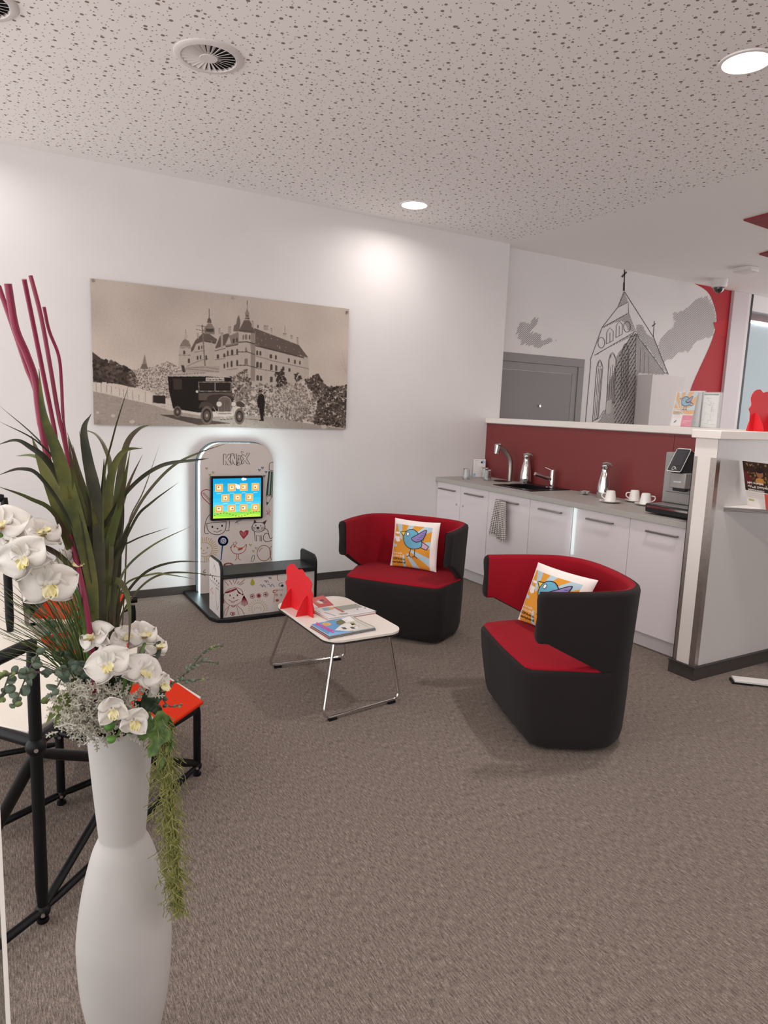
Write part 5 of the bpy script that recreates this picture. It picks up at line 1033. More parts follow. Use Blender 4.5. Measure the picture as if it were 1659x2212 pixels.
# ================================================================== ARMCHAIRS (built in their own frame, then set in place)
def outline(off=0.0, sx=1.0):       # back shell centre line, tip to tip
    ctl = [(-.360, .05), (-.368, .18), (-.364, .31), (-.338, .44), (-.225, .53), (0, .56), (.225, .53), (.338, .44), (.364, .31), (.368, .18), (.360, .05)]
    P = cr([(a, b_, 0) for a, b_ in ctl], 8); out = []
    for i, p in enumerate(P):
        a, b_ = P[max(0, i-1)], P[min(len(P)-1, i+1)]; t_ = (b_-a).normalized(); n_ = Vector((t_.y, -t_.x, 0))*-1   # outward
        out.append(p+n_*off)
    return out
def zlow(i, N, y, ztop, zseat):
    # lower edge of the wing rises towards the tip
    if y < .34: return zseat-.01+(.535-zseat)*max(0, min(1, (.34-y)/.26))
    return zseat-.02
def armchair(name, label, loc, rz, ztop=.755, zseat=.40):
    t = bpy.data.objects.new(name, None); t.location = loc; t.rotation_euler = (0, 0, rz); COL.objects.link(t); ORG[t.name] = (0, 0, 0)
    tag(t, label, 'armchair', 'red and charcoal lounge armchairs')
    Pm = outline(0); N = len(Pm); Po, Pi_ = outline(.024), outline(-.024)
    # shell: closed cross section swept along the U (outer side, rounded rim, inner side)
    m = MB(); prof_n = 0; rows = []
    for i in range(N):
        y = Pm[i].y; zl = zlow(i, N, y, ztop, zseat); o_, i_ = Po[i], Pi_[i]; c_ = Pm[i]
        tilt = .018
        def pt(f, z_):     # f: -1 inner, +1 outer
            q = c_+(o_-c_)*f; k_ = 1+.035*(z_-zseat)/.36; return Vector((q.x*k_, (q.y-.1)*k_+.1, z_))
        zt_ = ztop
        ring = [pt(1, zl+.02), pt(1, (zl+zt_)/2), pt(1, zt_-.02), pt(.8, zt_-.006), pt(.3, zt_), pt(-.3, zt_), pt(-.8, zt_-.006), pt(-1, zt_-.02), pt(-1, (zl+zt_)/2), pt(-1, zl+.02), pt(-.8, zl+.006), pt(-.3, zl), pt(.3, zl), pt(.8, zl+.006)]
        rows.append(ring)
    K_ = len(rows[0])
    def endrow(ring, d):     # rounded tip
        c_ = sum(ring, Vector())/len(ring); return [c_+(r_-c_)*.80+d*.016 for r_ in ring], [c_+(r_-c_)*Vector((1, 1, 1)).length*0 + c_*0 + (c_+(r_-c_)*.5+d*.02) for r_ in ring]
    def shrink(ring, d, e_in, e_out):
        c_ = sum(ring, Vector())/len(ring); out = []
        for r_ in ring:
            v = r_-c_; L = v.length; out.append(c_+v*(max(L-e_in, 0)/L)+d*e_out)
        return out
    d0 = (Pm[0]-Pm[1]).normalized(); d1 = (Pm[-1]-Pm[-2]).normalized()
    allr = [shrink(rows[0], d0, .022, .022), shrink(rows[0], d0, .010, .018), shrink(rows[0], d0, .003, .010)]+rows+[shrink(rows[-1], d1, .003, .010), shrink(rows[-1], d1, .010, .018), shrink(rows[-1], d1, .022, .022)]
    vs = [v for r_ in allr for v in r_]; n_ = len(allr); fs = []; 
    m.mi = 0
    for i in range(n_-1):
        for k in range(K_): fs.append((i*K_+k, i*K_+(k+1) % K_, (i+1)*K_+(k+1) % K_, (i+1)*K_+k))
    fs += [tuple(range(K_-1, -1, -1)), tuple(range((n_-1)*K_, n_*K_))]
    m.add(vs, fs); sh_ = m.build('backrest', DARKF, t, smooth=70)
    # red inner lining, slightly proud of the shell
    m = MB(); rr_ = []
    for i in range(N):
        ring = rows[i]; nrm_ = (Pi_[i]-Pm[i]).normalized()*.0035
        zl = ring[9].z
        rr_.append([ring[5]*.5+ring[4]*.5+Vector((0, 0, .0015)), ring[6]+nrm_*.6+Vector((0, 0, .0025)), ring[7]+nrm_, ring[8]+nrm_, ring[9]+nrm_, ring[10]+nrm_])
    for (ex, dd) in ((0, d0), (-1, d1)):
        rr_.insert(0 if ex == 0 else len(rr_), [v+dd*.010 for v in rr_[ex]])
    vs = [v for r_ in rr_ for v in r_]; n_ = len(rr_); k6 = 6
    m.add(vs, [(i*k6+k, i*k6+k+1, (i+1)*k6+k+1, (i+1)*k6+k) for i in range(n_-1) for k in range(k6-1)])
    m.build('backrest_lining', REDF, t, smooth=70)
    # base: rounded block, tucked in at the floor, whose back follows the shell
    def plan(z_, inset, front):
        P = [Vector((-.335+inset*.3, front+.03, 0)), Vector((-.30, front+.004, 0)), Vector((-.15, front-.006, 0)), Vector((0, front-.010, 0)), Vector((.15, front-.006, 0)), Vector((.30, front+.004, 0)), Vector((.335-inset*.3, front+.03, 0))]
        bk = [p.copy() for p in Po if p.y > .30]; bk = bk[::-1] if bk[0].x < 0 else bk
        side_r = [Vector((.350, .12, 0)), Vector((.368, .22, 0))]; side_l = [Vector((-.368, .22, 0)), Vector((-.350, .12, 0))]
        Q = P+side_r+bk+side_l; c_ = Vector((0, .28, 0)); out = []
        for q in Q:
            v = q-c_; L = v.length; w_ = c_+v*((L-inset)/L); w_.z = z_
            if w_.y < front+inset*.5 and q in P: pass
            out.append(w_)
        return out
    lev = [(.012, .050, .060), (.02, .030, .050), (.04, .016, .042), (.08, .008, .036), (.18, .003, .022), (.28, .0, .008), (zseat-.035, 0, 0), (zseat-.020, .001, .002), (zseat-.010, .006, .008), (zseat-.006, .016, .014)]
    m = MB(); L_ = [plan(z_, i_, f_) for z_, i_, f_ in lev]; n1 = len(L_[0]); vs = [v for r_ in L_ for v in r_]
    fs = [(i*n1+k, i*n1+(k+1) % n1, (i+1)*n1+(k+1) % n1, (i+1)*n1+k) for i in range(len(L_)-1) for k in range(n1)]+[tuple(range(n1-1, -1, -1)), tuple(range((len(L_)-1)*n1, len(L_)*n1))]
    m.add(vs, fs); m.build('base', DARKF, t, smooth=60)
    # seat
    m = MB(); S_ = [[Vector((v.x, v.y, z_)) for v in plan(0, i_, f_)] for z_, i_, f_ in ((zseat-.02, .012, .012), (zseat-.008, .008, .006), (zseat-.001, .010, .008), (zseat+.004, .02, .016), (zseat+.010, .08, .016), (zseat+.012, .18, .016))]
    n1 = len(S_[0]); vs = [v for r_ in S_ for v in r_]
    fs = [(i*n1+k, i*n1+(k+1) % n1, (i+1)*n1+(k+1) % n1, (i+1)*n1+k) for i in range(len(S_)-1) for k in range(n1)]+[tuple(range((len(S_)-1)*n1, len(S_)*n1))]
    m.add(vs, fs); m.build('seat', REDF, t, smooth=60)
    m = MB(); m.box(.357, .3605, .20, .225, zseat-.045, zseat-.03); m.build('brand_tab', BLACK, t)
    m = MB(); m.box(-.2, .2, .15, .45, 0, .02); m.build('glide', BLACK, t)
    return t
CHA = ((2.225, 3.68, 0), math.atan2(-.795, .607)); CHB = ((2.12, 2.457, 0), math.atan2(-.936, -.351))
armchair('armchair', 'red armchair with charcoal outside by the photo wall, next to the white table', *CHA)
armchair('armchair', 'nearer red armchair with charcoal outside, turned away, beside the kitchenette end', *CHB)

# ================================================================== CUSHIONS
def world_of(ch, p):
    (lx, ly, _), a = ch; c, s = math.cos(a), math.sin(a); return Vector((lx+c*p[0]-s*p[1], ly+s*p[0]+c*p[1], p[2]))
CM = {'o': mat('cushion_orange', 'd9942f', .9), 'b': mat('cushion_pale_blue', 'b0c8d2', .9), 'w': mat('cushion_white', 'ece2dc', .9)}
def cushion(label, BL, BR, TR, TL, thick=.055):
    t = thing('cushion', (BL+BR)/2, label, 'cushion', 'bird print cushions on the armchairs')
    nrm_ = (BR-BL).cross(TL-BL).normalized()
    if nrm_.dot(Vector((0, 0, 1.5))-Vector((BL.x, BL.y, 0))*1) < 0 and nrm_.dot(-BL) < 0: nrm_ = -nrm_
    if nrm_.dot(CAM_V-BL) < 0: nrm_ = -nrm_
    def surf(u, v, side=1, lift=0.0):
        # pinch edges inwards like a filled cover
        e = .045; uu = u+e*(u-.5)*-4*(v*(1-v))*1.0*abs(u-.5)*2; vv = v+e*(v-.5)*-4*(u*(1-u))*1.0*abs(v-.5)*2
        p = (BL*(1-uu)+BR*uu)*(1-vv)+(TL*(1-uu)+TR*uu)*vv
        h = (max(0, u*(1-u)*4)**.55)*(max(0, v*(1-v)*4)**.55)*thick
        h += (.0035*math.sin(9*u+5*v)+.003*math.sin(14*v-6*u+1))*min(1, 6*u*(1-u))*min(1, 6*v*(1-v))
        return p+nrm_*(side*h+lift)
    n = 96; m = MB(); cx_, cy_ = .30, .42
    m.grid(lambda u, v: surf(u, v), n, n); cols = []
    for i in range(n):
        for j in range(n):
            u, v = (i+.5)/n, (j+.5)/n
            if u < .05 or u > .87 or v > .885: cols.append(2)
            else:
                a = math.atan2(v-cy_, u-cx_)/(2*pi)*11+.35+.25*math.hypot(u-cx_, v-cy_); cols.append(0 if a % 1 < .55 or math.hypot(u-cx_, v-cy_) < .16 or (u < .3 and v < .36) else 1)
                if ((u-.12)/.08)**2+((v-.60)/.03)**2 < 1 or ((u-.15)/.06)**2+((v-.55)/.035)**2 < 1 or ((u-.12)/.06)**2+((v-.70)/.022)**2 < 1: cols[-1] = 2
    m.m = cols; m.build('front_cover', [CM['o'], CM['b'], CM['w']], t, smooth=True, weld=False)
    m = MB(); m.grid(lambda u, v: surf(u, v, -.55), 30, 30); m.build('back_cover', CM['w'], t, smooth=True)
    PR = Print(lambda u, v, L: tuple(surf(u, v, 1, .0009+.0004*L)))
    # subdivide so prints follow the swelling
    class PP:
        def poly(s, pts, c, L):
            bm = bmesh.new(); vs_ = [bm.verts.new((a, b_, 0)) for a, b_ in pts]; bm.faces.new(vs_); bmesh.ops.triangulate(bm, faces=bm.faces[:])
            for _ in range(3): bmesh.ops.subdivide_edges(bm, edges=[e_ for e_ in bm.edges if e_.calc_length() > .05], cuts=1, use_grid_fill=False); bmesh.ops.triangulate(bm, faces=bm.faces[:])
            bm.verts.index_update(); PR._c(c); PR.mb.add([tuple(surf(v_.co.x, v_.co.y, 1, .0009+.0004*L)) for v_ in bm.verts], [tuple(v_.index for v_ in f_.verts) for f_ in bm.faces]); bm.free()
        def line(s, pts, w_, c, L, **k):
            if k.get('closed'): pts = list(pts)+[pts[0]]
            out = []
            for a, b_ in zip(pts, pts[1:]):
                k_ = max(1, int(math.hypot(a[0]-b_[0], a[1]-b_[1])/.04)); out += [(a[0]+(b_[0]-a[0])*q/k_, a[1]+(b_[1]-a[1])*q/k_) for q in range(k_)]
            PR.line(out+[pts[-1]], w_, c, L)
    bird_print(PP(), lambda a, b_: (.02+.92*a, .02+.98*b_), 1, .014)
    for k in range(4): PP().line([(.60+.03*k, .60+.045*k), (.74-.0*k, .61+.045*k)], .012, '4a4a90', 5)
    PR.text('Gerade', .06, .265, .23, .042, 'f2e4d0', 3, up=1); PR.text('gelandet:', .06, .205, .29, .042, 'f2e4d0', 3, up=1); PR.text('OSPAgiro', .06, .14, .30, .046, '3a2410', 3, up=1, bold=.02); PR.text('earlybird', .06, .07, .30, .046, '3a2410', 3, up=1, bold=.02)
    PR.build('bird_print', t)
    return t
CAM_V = Vector((0, 0, 1.5))
A_ = lambda x, y, z: world_of(CHA, (x, y, z)); B_ = lambda x, y, z: world_of(CHB, (x, y, z))
cushion('white cushion with orange rays and blue bird, fully visible on the far armchair', A_(-.15, .375, .415), A_(.20, .350, .415), A_(.19, .425, .745), A_(-.155, .450, .745))
cushion('white bird cushion half hidden behind the wing of the nearer armchair', B_(-.325, .215, .412), B_(.05, .345, .412), B_(.10, .435, .735), B_(-.285, .29, .735))
# ================================================================== MODULAR SEATING (black frames, white boards)
def bar(m, a, b_, r=.014, fl=1): 
    a, b_ = Vector(a), Vector(b_); d = b_-a
    m.tube([a, a+d*.10, a+d*.5, b_-d*.10, b_], [r*.75, r, r, r, r*.75], 12)
def node(t, p, r=.02):
    m = MB(); m.sphere(tuple(p), r, 12, 8); m.build('joint', BLACKM, t, smooth=True)
    m = MB(); d = (Vector((0, 0, p[2]+.1))-Vector(p)).normalized(); m.tube([Vector(p)+d*r*.7, Vector(p)+d*(r+.006)], .006, 8); m.build('bolt', CHROME, t)
def foot(t, p):
    m = MB(); m.lathe([(.015, 0), (.017, .004), (.015, .014), (.007, .016), (.007, .035)], (p[0], p[1], 0), 16); m.build('levelling_foot', BLACKM, t, smooth=50)
boardw = mat('seat_board_white', 'ded6ca', .45)
def board(t, px, z, name='board', th=.018, m_=None):
    m = MB(); P = [az(a, b_, z) for a, b_ in px]; m.prism([(p.x, p.y, z-th) for p in P], (0, 0, th)); return m.build(name, m_ or boardw, t, bevel=.002, tri=False)
P1 = Vector((.089, 2.008, 0)); P2_ = Vector((.193, 2.62, 0)); P3 = Vector((.693, 2.60, 0)); P4 = Vector((.141, 2.969, 0)); P5_ = Vector((.672, 3.831, 0))
def Z(p, z): return Vector((p.x, p.y, z))
ta = thing('seating_module', (0, 2.2, 0), 'tall black frame module with big cream platform at the left edge', 'seating module', 'black frame seating modules')
def B(t, a, b_, r=.014, nm='strut'): m = MB(); bar(m, a, b_, r); return m.build(nm, BLACKM, t, smooth=60)
B(ta, Z(P1, .03), Z(P1, .845), .017, 'post'); foot(ta, P1)
zb = .57
Q6 = az(205, 1505, zb-.02); QL = az(-90, 1556, zb-.02)
B(ta, Z(P1, .838), az(-120, 1478, .838), .017, 'rail')
B(ta, Z(P1, zb-.02), QL, .017, 'beam'); B(ta, Z(P1, zb-.02), Q6, .017, 'beam')
B(ta, Z(P1, zb-.05), Z(P3, .05), .016, 'brace'); B(ta, Z(P1, zb-.05), az(-60, 1885, .03), .018, 'brace')
B(ta, Z(P1, .035), az(-60, 2085, .035), .013, 'brace'); B(ta, Z(P1, .035), Z(P3, .04), .012, 'brace'); B(ta, Z(P1, .04), az(330, 1560, .28), .013, 'brace')
node(ta, Z(P1, zb-.03), .028); node(ta, Z(P1, .035), .022)
board(ta, [(-260, 1535), (-20, 1562), (60, 1580), (205, 1503), (118, 1422), (54, 1347), (43, 1250), (0, 1196), (-200, 1180)], zb)
# far legs of the platform
for q in ((-60, 1640), (82, 1650)):
    f = az(q[0], q[1], 0); B(ta, Z(f, .03), Z(f, zb-.02), .014, 'post'); foot(ta, f)
B(ta, az(-60, 1640, .04), az(120, 1608, .04), .012, 'brace')
f = az(-60, 1640, .0)
# rail posts behind
rp_ = az(8, 1200, zb); B(ta, Z(rp_, zb-.02), Z(rp_, .83), .013, 'post')
p_a = ay(9, 1075, 3.0); p_b = ay(12, 1112, 3.0); p_c = ay(-80, 1082, 3.0)
B(ta, Vector((p_a.x, p_a.y, zb)), p_a, .016, 'post'); B(ta, p_a, p_c, .016, 'rail')

tb2 = thing('seating_module', (.5, 2.5, 0), 'low black frame stool module with white board behind the white vase', 'seating module', 'black frame seating modules')
zs2 = .312
for P_ in (P2_, P3): B(tb2, Z(P_, .03), Z(P_, zs2-.018), .015, 'post'); foot(tb2, P_); node(tb2, Z(P_, .04), .019)
node(tb2, Z(P2_, zs2-.04), .019)
front = az(290, 1618, zs2-.02); back = az(240, 1425, zs2-.02)
for a, b_ in ((Z(P2_, zs2-.03), front), (Z(P3, zs2-.03), front), (Z(P2_, zs2-.03), Z(back, zs2-.03)), (Z(P3, zs2-.03), Z(back, zs2-.03)), (Z(P2_, .04), az(330, 1634, .04)), (Z(P2_, .04), az(-40, 1800, .04))): B(tb2, a, b_, .013, 'brace')
fb = Z(front, 0); B(tb2, Z(fb, .03), Z(front, zs2-.03), .014, 'post'); foot(tb2, fb)
board(tb2, [(128, 1560), (290, 1618), (434, 1505), (365, 1462), (240, 1420), (150, 1500)], zs2)
def felt(px, z, label, th=.014):
    P = [az(a, b_, z+th) for a, b_ in px]; c_ = sum(P, Vector())/len(P); t = thing('seat_pad', (c_.x, c_.y, z), label, 'seat pad', 'orange red felt pads on the modules')
    m = MB(); m.prism([(p.x, p.y, z) for p in P], (0, 0, th)); m.build('felt_pad', ORANGEF, t, bevel=.005, bseg=3)
felt([(345, 1580), (440, 1514), (388, 1478), (358, 1462), (262, 1430), (215, 1500)], zs2, 'orange-red felt pad with its corner sticking out right of the vase')
tc_ = thing('seating_module', (.4, 3.4, 0), 'rear black frame bench module with white board near the photo wall', 'seating module', 'black frame seating modules')
zr = .40
board(tc_, [(62, 1338), (108, 1290), (292, 1288), (262, 1322), (190, 1342)], zr)
for P_ in (P5_, az(75, 1440, 0)): B(tc_, Z(P_, .03), Z(P_, zr-.018), .014, 'post'); foot(tc_, P_)
B(tc_, Z(P5_, .04), az(75, 1440, .04), .012, 'brace'); B(tc_, Z(P5_, zr-.03), az(190, 1345, zr-.03), .012, 'brace')
q_ = Z(P5_, zr+.012); m = MB(); m.tube([q_+Vector((-.02, .0, 0)), q_+Vector((.02, 0, 0))], .018, 14); m.build('hinge', BLACKM, tc_, smooth=50)
r0 = az(70, 1312, zr); B(tc_, Z(r0, zr-.02), Z(r0, zr+.17), .016, 'post'); r1 = az(150, 1285, zr); B(tc_, Z(r1, zr-.02), Z(r1, zr+.20), .014, 'post')
B(tc_, Z(r0, zr+.165), Z(r1, zr+.195), .014, 'rail')
felt([(68, 1330), (112, 1284), (278, 1282), (248, 1311), (184, 1334)], zr, 'orange-red felt pad on the rear bench seen above the orchids')
td = thing('seating_module', (.4, 2.9, 0), 'small white seat module between platform and rear bench', 'seating module', 'black frame seating modules')
zm = .315
board(td, [(60, 1352), (190, 1345), (300, 1352), (296, 1410), (210, 1425), (120, 1425)], zm)
for q in ((285, 1350), (135, 1400), (290, 1400)):
    c_ = az(q[0], q[1], zm); B(td, Z(c_, .03), Z(c_, zm-.018), .013, 'post'); foot(td, c_)
felt([(88, 1376), (130, 1366), (292, 1362), (288, 1392), (205, 1420), (118, 1412)], zm, 'orange-red felt pad on the middle seat behind the grass leaves')
# glass screen at the left edge
gx = ay(14, 2023, 1.0)
gp = thing('glass_screen', (gx.x-.5, 1.0, 0), 'clear glass screen with polished white edge at the bottom left', 'glass screen')
MB().box(gx.x-1.2, gx.x-.006, .996, 1.004, 0, 1.3).build('pane', mat('screen_glass', 'dfe6e4', .02, trans=1.0), gp)
MB().box(gx.x-.006, gx.x, .996, 1.004, 0, 1.3).build('polished_edge', mat('edge_white', 'ddd6cf', .4), gp)

# ================================================================== VASE
VY = 1.44
rows = [(1562, 183, 331.5), (1693, 198, 323.6), (1800, 211, 314.8), (1840, 196, 335), (1907, 180, 357), (1986, 166, 369.5), (2041, 162.6, 371), (2128, 167.4, 362), (2208, 185, 346)]
pf = []; cxs = []
for (y_, a, b_) in rows:
    L_, R_ = ay(a, y_, VY), ay(b_, y_, VY); pf.append(((R_.x-L_.x)/2*.985, (L_.z+R_.z)/2)); cxs.append((L_.x+R_.x)/2)
VX = sum(cxs)/len(cxs)
pf = [(r_, z_) for r_, z_ in pf]
zneck = pf[2][1]
low = [(pf[-1][0]*.78, .03), (pf[-1][0]*.74, 0.0)]
if pf[-1][1] < .05: low = [(pf[-1][0]*.95, 0.0)]
upper = [(pf[0][0]-.006, pf[0][1]-.004)]+[(pf[0][0], pf[0][1])]+pf[1:3]
body_c = cr([(a, b_, 0) for a, b_ in [(pf[2][0], pf[2][1]-.003)]+pf[3:]+[low[0]]], 6)
prof = [(p_[0], p_[1]) for p_ in [(pf[0][0]-.008, pf[0][1]-.03), (pf[0][0]-.008, pf[0][1]-.002), (pf[0][0]-.002, pf[0][1])]+upper[1:]]+[(p_.x, p_.y) for p_ in body_c]+low[1:]
prof = [(.001, pf[0][1]-.03)]+prof+[(.001, 0)]
tv = thing('floor_vase', (VX, VY, 0), 'tall white floor vase with pinched neck holding the orchid arrangement', 'vase')
MB().lathe(prof, (VX, VY, 0), 56, False, False).build('vase_body', mat('matt_white_vase', 'bdb7b4', .6, noise=.03, nscale=12), tv, smooth=28)
VT = pf[0][1]
MB().lathe([(.001, VT-.012), (pf[0][0]-.009, VT-.014)], (VX, VY, 0), 30, True, False).build('filler', mat('dark_moss_filler', '2e2a20', 1), tv)

# ================================================================== ARRANGEMENT
R = random.Random(21)
def leafmat(name, c1, c2, sc=18, rough=.5):
    m = bpy.data.materials.new(name); m.use_nodes = True; nt = m.node_tree; b = nt.nodes['Principled BSDF']; tc = nt.nodes.new('ShaderNodeTexCoord')
    n = nt.nodes.new('ShaderNodeTexNoise'); n.inputs['Scale'].default_value = sc; n.inputs['Detail'].default_value = 4; rp = nt.nodes.new('ShaderNodeValToRGB')
    rp.color_ramp.elements[0].position = .38; rp.color_ramp.elements[0].color = lin(c1); rp.color_ramp.elements[1].position = .62; rp.color_ramp.elements[1].color = lin(c2)
    nt.links.new(tc.outputs['Object'], n.inputs['Vector']); nt.links.new(n.outputs['Fac'], rp.inputs[0]); nt.links.new(rp.outputs[0], b.inputs['Base Color']); b.inputs['Roughness'].default_value = rough; return m
GR = leafmat('sword_leaf_green', '414a24', '6a6a34'); GR2 = leafmat('sword_leaf_dark', '262c1c', '403c28'); GRB = leafmat('sword_leaf_bronze', '4a3228', '4f5a2c', 12)
def px2w(pts, y0, y1):
    n = len(pts); out = []
    for i, p_ in enumerate(pts): out.append(ay(p_[0], p_[1], y0+(y1-y0)*(i/(n-1))**1.5))
    return out
def blade_mesh(m, path, w_, tipn=.5, base=.6, fold=.25, twist=0.0):
    P = cr(path, 6); n = len(P); vs = []
    for i, p_ in enumerate(P):
        a, b_ = P[max(0, i-1)], P[min(n-1, i+1)]; t_ = (b_-a).normalized(); view = Vector((.15, -1, .1)); s_ = t_.cross(view).normalized(); ang = twist*i/n
        nn_ = s_.cross(t_).normalized(); s2 = s_*math.cos(ang)+nn_*math.sin(ang); n2 = s2.cross(t_)
        u = i/(n-1); ww = w_*min(1, base+(1-base)*u/.25)*(1 if u < tipn else max(0.04, 1-((u-tipn)/(1-tipn))**1.6))/2
        vs += [p_-s2*ww+n2*ww*fold, p_, p_+s2*ww+n2*ww*fold]
    m.add(vs, [(3*i+k, 3*i+3+k, 3*i+4+k, 3*i+1+k) for i in range(n-1) for k in (0, 1)])
PXM = F/1.48   # pixels per metre at the vase
tg = thing('grass_plant', (VX, VY, VT), 'artificial tall grass with long arching green and bronze blades in the vase', 'plant')
blades = [
 ([(205, 1370), (196, 1250), (165, 1120), (142, 1040), (121, 972), (94, 896), (84, 797)], 27, -.10, GR),
 ([(215, 1390), (180, 1250), (140, 1130), (114, 1060), (89, 1000), (68, 942)], 30, .05, GR),
 ([(222, 1390), (216, 1250), (208, 1086), (190, 998), (181, 929), (197, 894)], 22, -.05, GR2),
 ([(232, 1390), (242, 1220), (250, 1112), (258, 1036), (273, 960), (299, 927), (328, 917)], 16, .12, GRB),
 ([(225, 1390), (228, 1240), (233, 1086), (243, 1015), (268, 974), (308, 968)], 18, .0, GR),
 ([(238, 1390), (240, 1200), (238, 1023), (228, 972), (207, 939), (176, 927)], 10, .15, GRB),
 ([(200, 1350), (175, 1180), (142, 1061), (101, 995), (63, 965), (33, 951), (-8, 962)], 12, -.15, GR2),
 ([(200, 1300), (165, 1120), (109, 1012), (73, 985), (34, 985)], 8, .1, GRB),
 ([(195, 1290), (150, 1130), (88, 1032), (45, 1013), (-6, 1027)], 7, -.2, GR2),
 ([(205, 1330), (180, 1240), (121, 1114), (63, 1076), (-6, 1050)], 8, -.1, GRB),
 ([(200, 1250), (170, 1090), (96, 965), (-6, 872)], 3.5, .1, GR2), ([(198, 1260), (160, 1060), (90, 962), (-6, 908)], 3.5, -.1, GR2),
 ([(225, 1350), (223, 1061), (243, 947), (281, 822)], 4, -.2, GRB),
 ([(232, 1380), (215, 1180), (240, 1110), (290, 1045), (350, 1005), (420, 994), (452, 990)], 8, -.18, GR2),
 ([(245, 1370), (255, 1200), (290, 1110), (330, 1050), (380, 1002), (438, 975), (495, 956)], 6, .2, GRB),
 ([(240, 1380), (250, 1230), (291, 1124), (329, 1084), (386, 1042)], 5, -.2, GR2),
 ([(245, 1390), (248, 1230), (253, 1137), (276, 1051), (308, 982)], 10, .05, GRB),
 ([(240, 1380), (252, 1290), (271, 1229), (331, 1177), (414, 1136)], 5, .1, GR), ([(236, 1350), (250, 1204), (286, 1168), (366, 1139)], 4, -.15, GR2),
 ([(250, 1390), (256, 1330), (272, 1283), (316, 1235), (377, 1214), (450, 1214)], 6, -.12, GR2), ([(252, 1390), (262, 1330), (301, 1271), (347, 1241), (407, 1237), (496, 1249)], 5, .12, GRB), ([(248, 1330), (271, 1262), (330, 1240), (362, 1241), (421, 1251)], 4, -.05, GR),
 ([(220, 1400), (219, 1331), (228, 1268), (249, 1254), (271, 1276), (280, 1331), (276, 1420)], 15, -.13, GRB),
 ([(205, 1370), (181, 1283), (151, 1223), (105, 1185), (60, 1181), (-6, 1202)], 10, -.12, GRB), ([(200, 1320), (165, 1235), (90, 1181), (-6, 1146)], 5, -.1, GRB),
 ([(262, 1390), (270, 1250), (278, 1130), (310, 1060), (345, 960)], 3.5, .2, GRB)]
for pts, w_, dy, mt in blades:
    m = MB(); blade_mesh(m, px2w(pts, VY-.02+R.uniform(-.02, .03), VY+dy), w_/PXM, .45 if w_ > 9 else .6, twist=R.uniform(-.4, .4)); m.build('grass_blade', mt, tg, smooth=True)
for k in range(22):
    b0 = R.uniform(198, 256); top = (R.uniform(135, 285), R.uniform(930, 1130)); mid = (b0+(top[0]-b0)*.35+R.uniform(-6, 6), 1200+R.uniform(-40, 30))
    m = MB(); blade_mesh(m, px2w([(b0, 1400), mid, ((mid[0]+top[0])/2+R.uniform(-4, 4), (mid[1]+top[1])/2), top], VY+R.uniform(-.03, .05), VY+R.uniform(-.1, .16)), R.uniform(13, 24)/PXM, .35, twist=R.uniform(-.5, .5)); m.build('grass_blade', R.choice([GR2, GR2, GR, GRB]), tg, smooth=True)
# stem bundle down into the vase
m = MB(); 
for k in range(14):
    a = R.random()*6.28; rr = R.uniform(0, .02); b0 = ay(R.uniform(200, 250), 1390, VY); m.tube([b0, Vector((VX+rr*math.cos(a), VY+rr*math.sin(a), VT-.02))], .005, 6)
m.build('stem_bundle', GR2, tg, smooth=True)
# red reeds
RM = mat('dyed_red_reed', '84183a', .5, noise=.15, nscale=25)
reeds = [([(210, 1570), (200, 1420), (181, 1283), (140, 1110), (101, 985), (83.5, 884), (76, 820), (56, 762), (33, 706), (17, 613)], 13, .0, 'thickest red reed, its flat top high at the left'),
 ([(205, 1570), (192, 1400), (160, 1200), (105, 985), (78, 850), (58, 795), (30, 712), (-3, 618)], 9, .12, 'red reed leaning furthest left, leaving the picture'),
 ([(212, 1570), (205, 1420), (170, 1180), (132, 1005), (114, 909), (96, 820), (73, 706), (52, 603)], 8, -.08, 'dark-tipped red reed third from the left'),
 ([(215, 1570), (208, 1380), (180, 1180), (147, 998), (124, 884), (109, 795), (88, 681), (66, 596)], 8, .08, 'thin straight red reed reaching the highest point'),
 ([(220, 1570), (212, 1380), (185, 1180), (152, 1010), (137, 906), (133, 833), (127, 770), (106, 714), (95, 663)], 6, -.02, 'shortest red reed with wavy split tip on the right')]
for pts, w_, dy, lab in reeds:
    P = [ay(p_[0], p_[1], VY+(-.075 if (i_ < 3 and w_ > 10) else .035 if i_ < len(pts)*.55 else .035+(dy-.035)*((i_/len(pts)-.55)/.45))) for i_, p_ in enumerate(pts)]; m = MB(); Pc = cr(P, 6); n = len(Pc); r_ = w_/PXM/2
    m.tube(Pc, [r_*(.8 if i < n*.5 else 1-.0*(i/n)) for i in range(n)], 8); t = thing('red_reed', Pc[0], lab, 'reed', 'dyed red reeds in the vase'); m.build('stalk', RM, t, smooth=50)
# fine needle grass
t = thing('needle_grass', (VX, VY, VT), 'fan of fine green needle grass leaning left over the boards', 'plant'); m = MB(); m2 = MB()
for k in range(110):
    tip = (R.uniform(-30, 150), R.uniform(1190, 1430)); 
    if tip[0] > 80: tip = (tip[0], R.uniform(1180, 1300))
    b0 = (R.uniform(190, 215), 1530); mid = (b0[0]+(tip[0]-b0[0])*.45+R.uniform(-8, 16), b0[1]+(tip[1]-b0[1])*.62+R.uniform(-20, 6))
    P = px2w([b0, mid, tip], VY+R.uniform(-.02, .02), VY+R.uniform(-.22, .16)); Pc = cr(P, 6); n = len(Pc)
    (m if k % 3 else m2).tube(Pc, [2.2/PXM*(1-.85*i/n)*.8 for i in range(n)], 3)
tag(m.build('needles', leafmat('needle_green', '2c4a22', '44582c'), t), kind='stuff'); tag(m2.build('needles', leafmat('needle_yellow', '5f6a30', '7a7a3c'), t), kind='stuff')
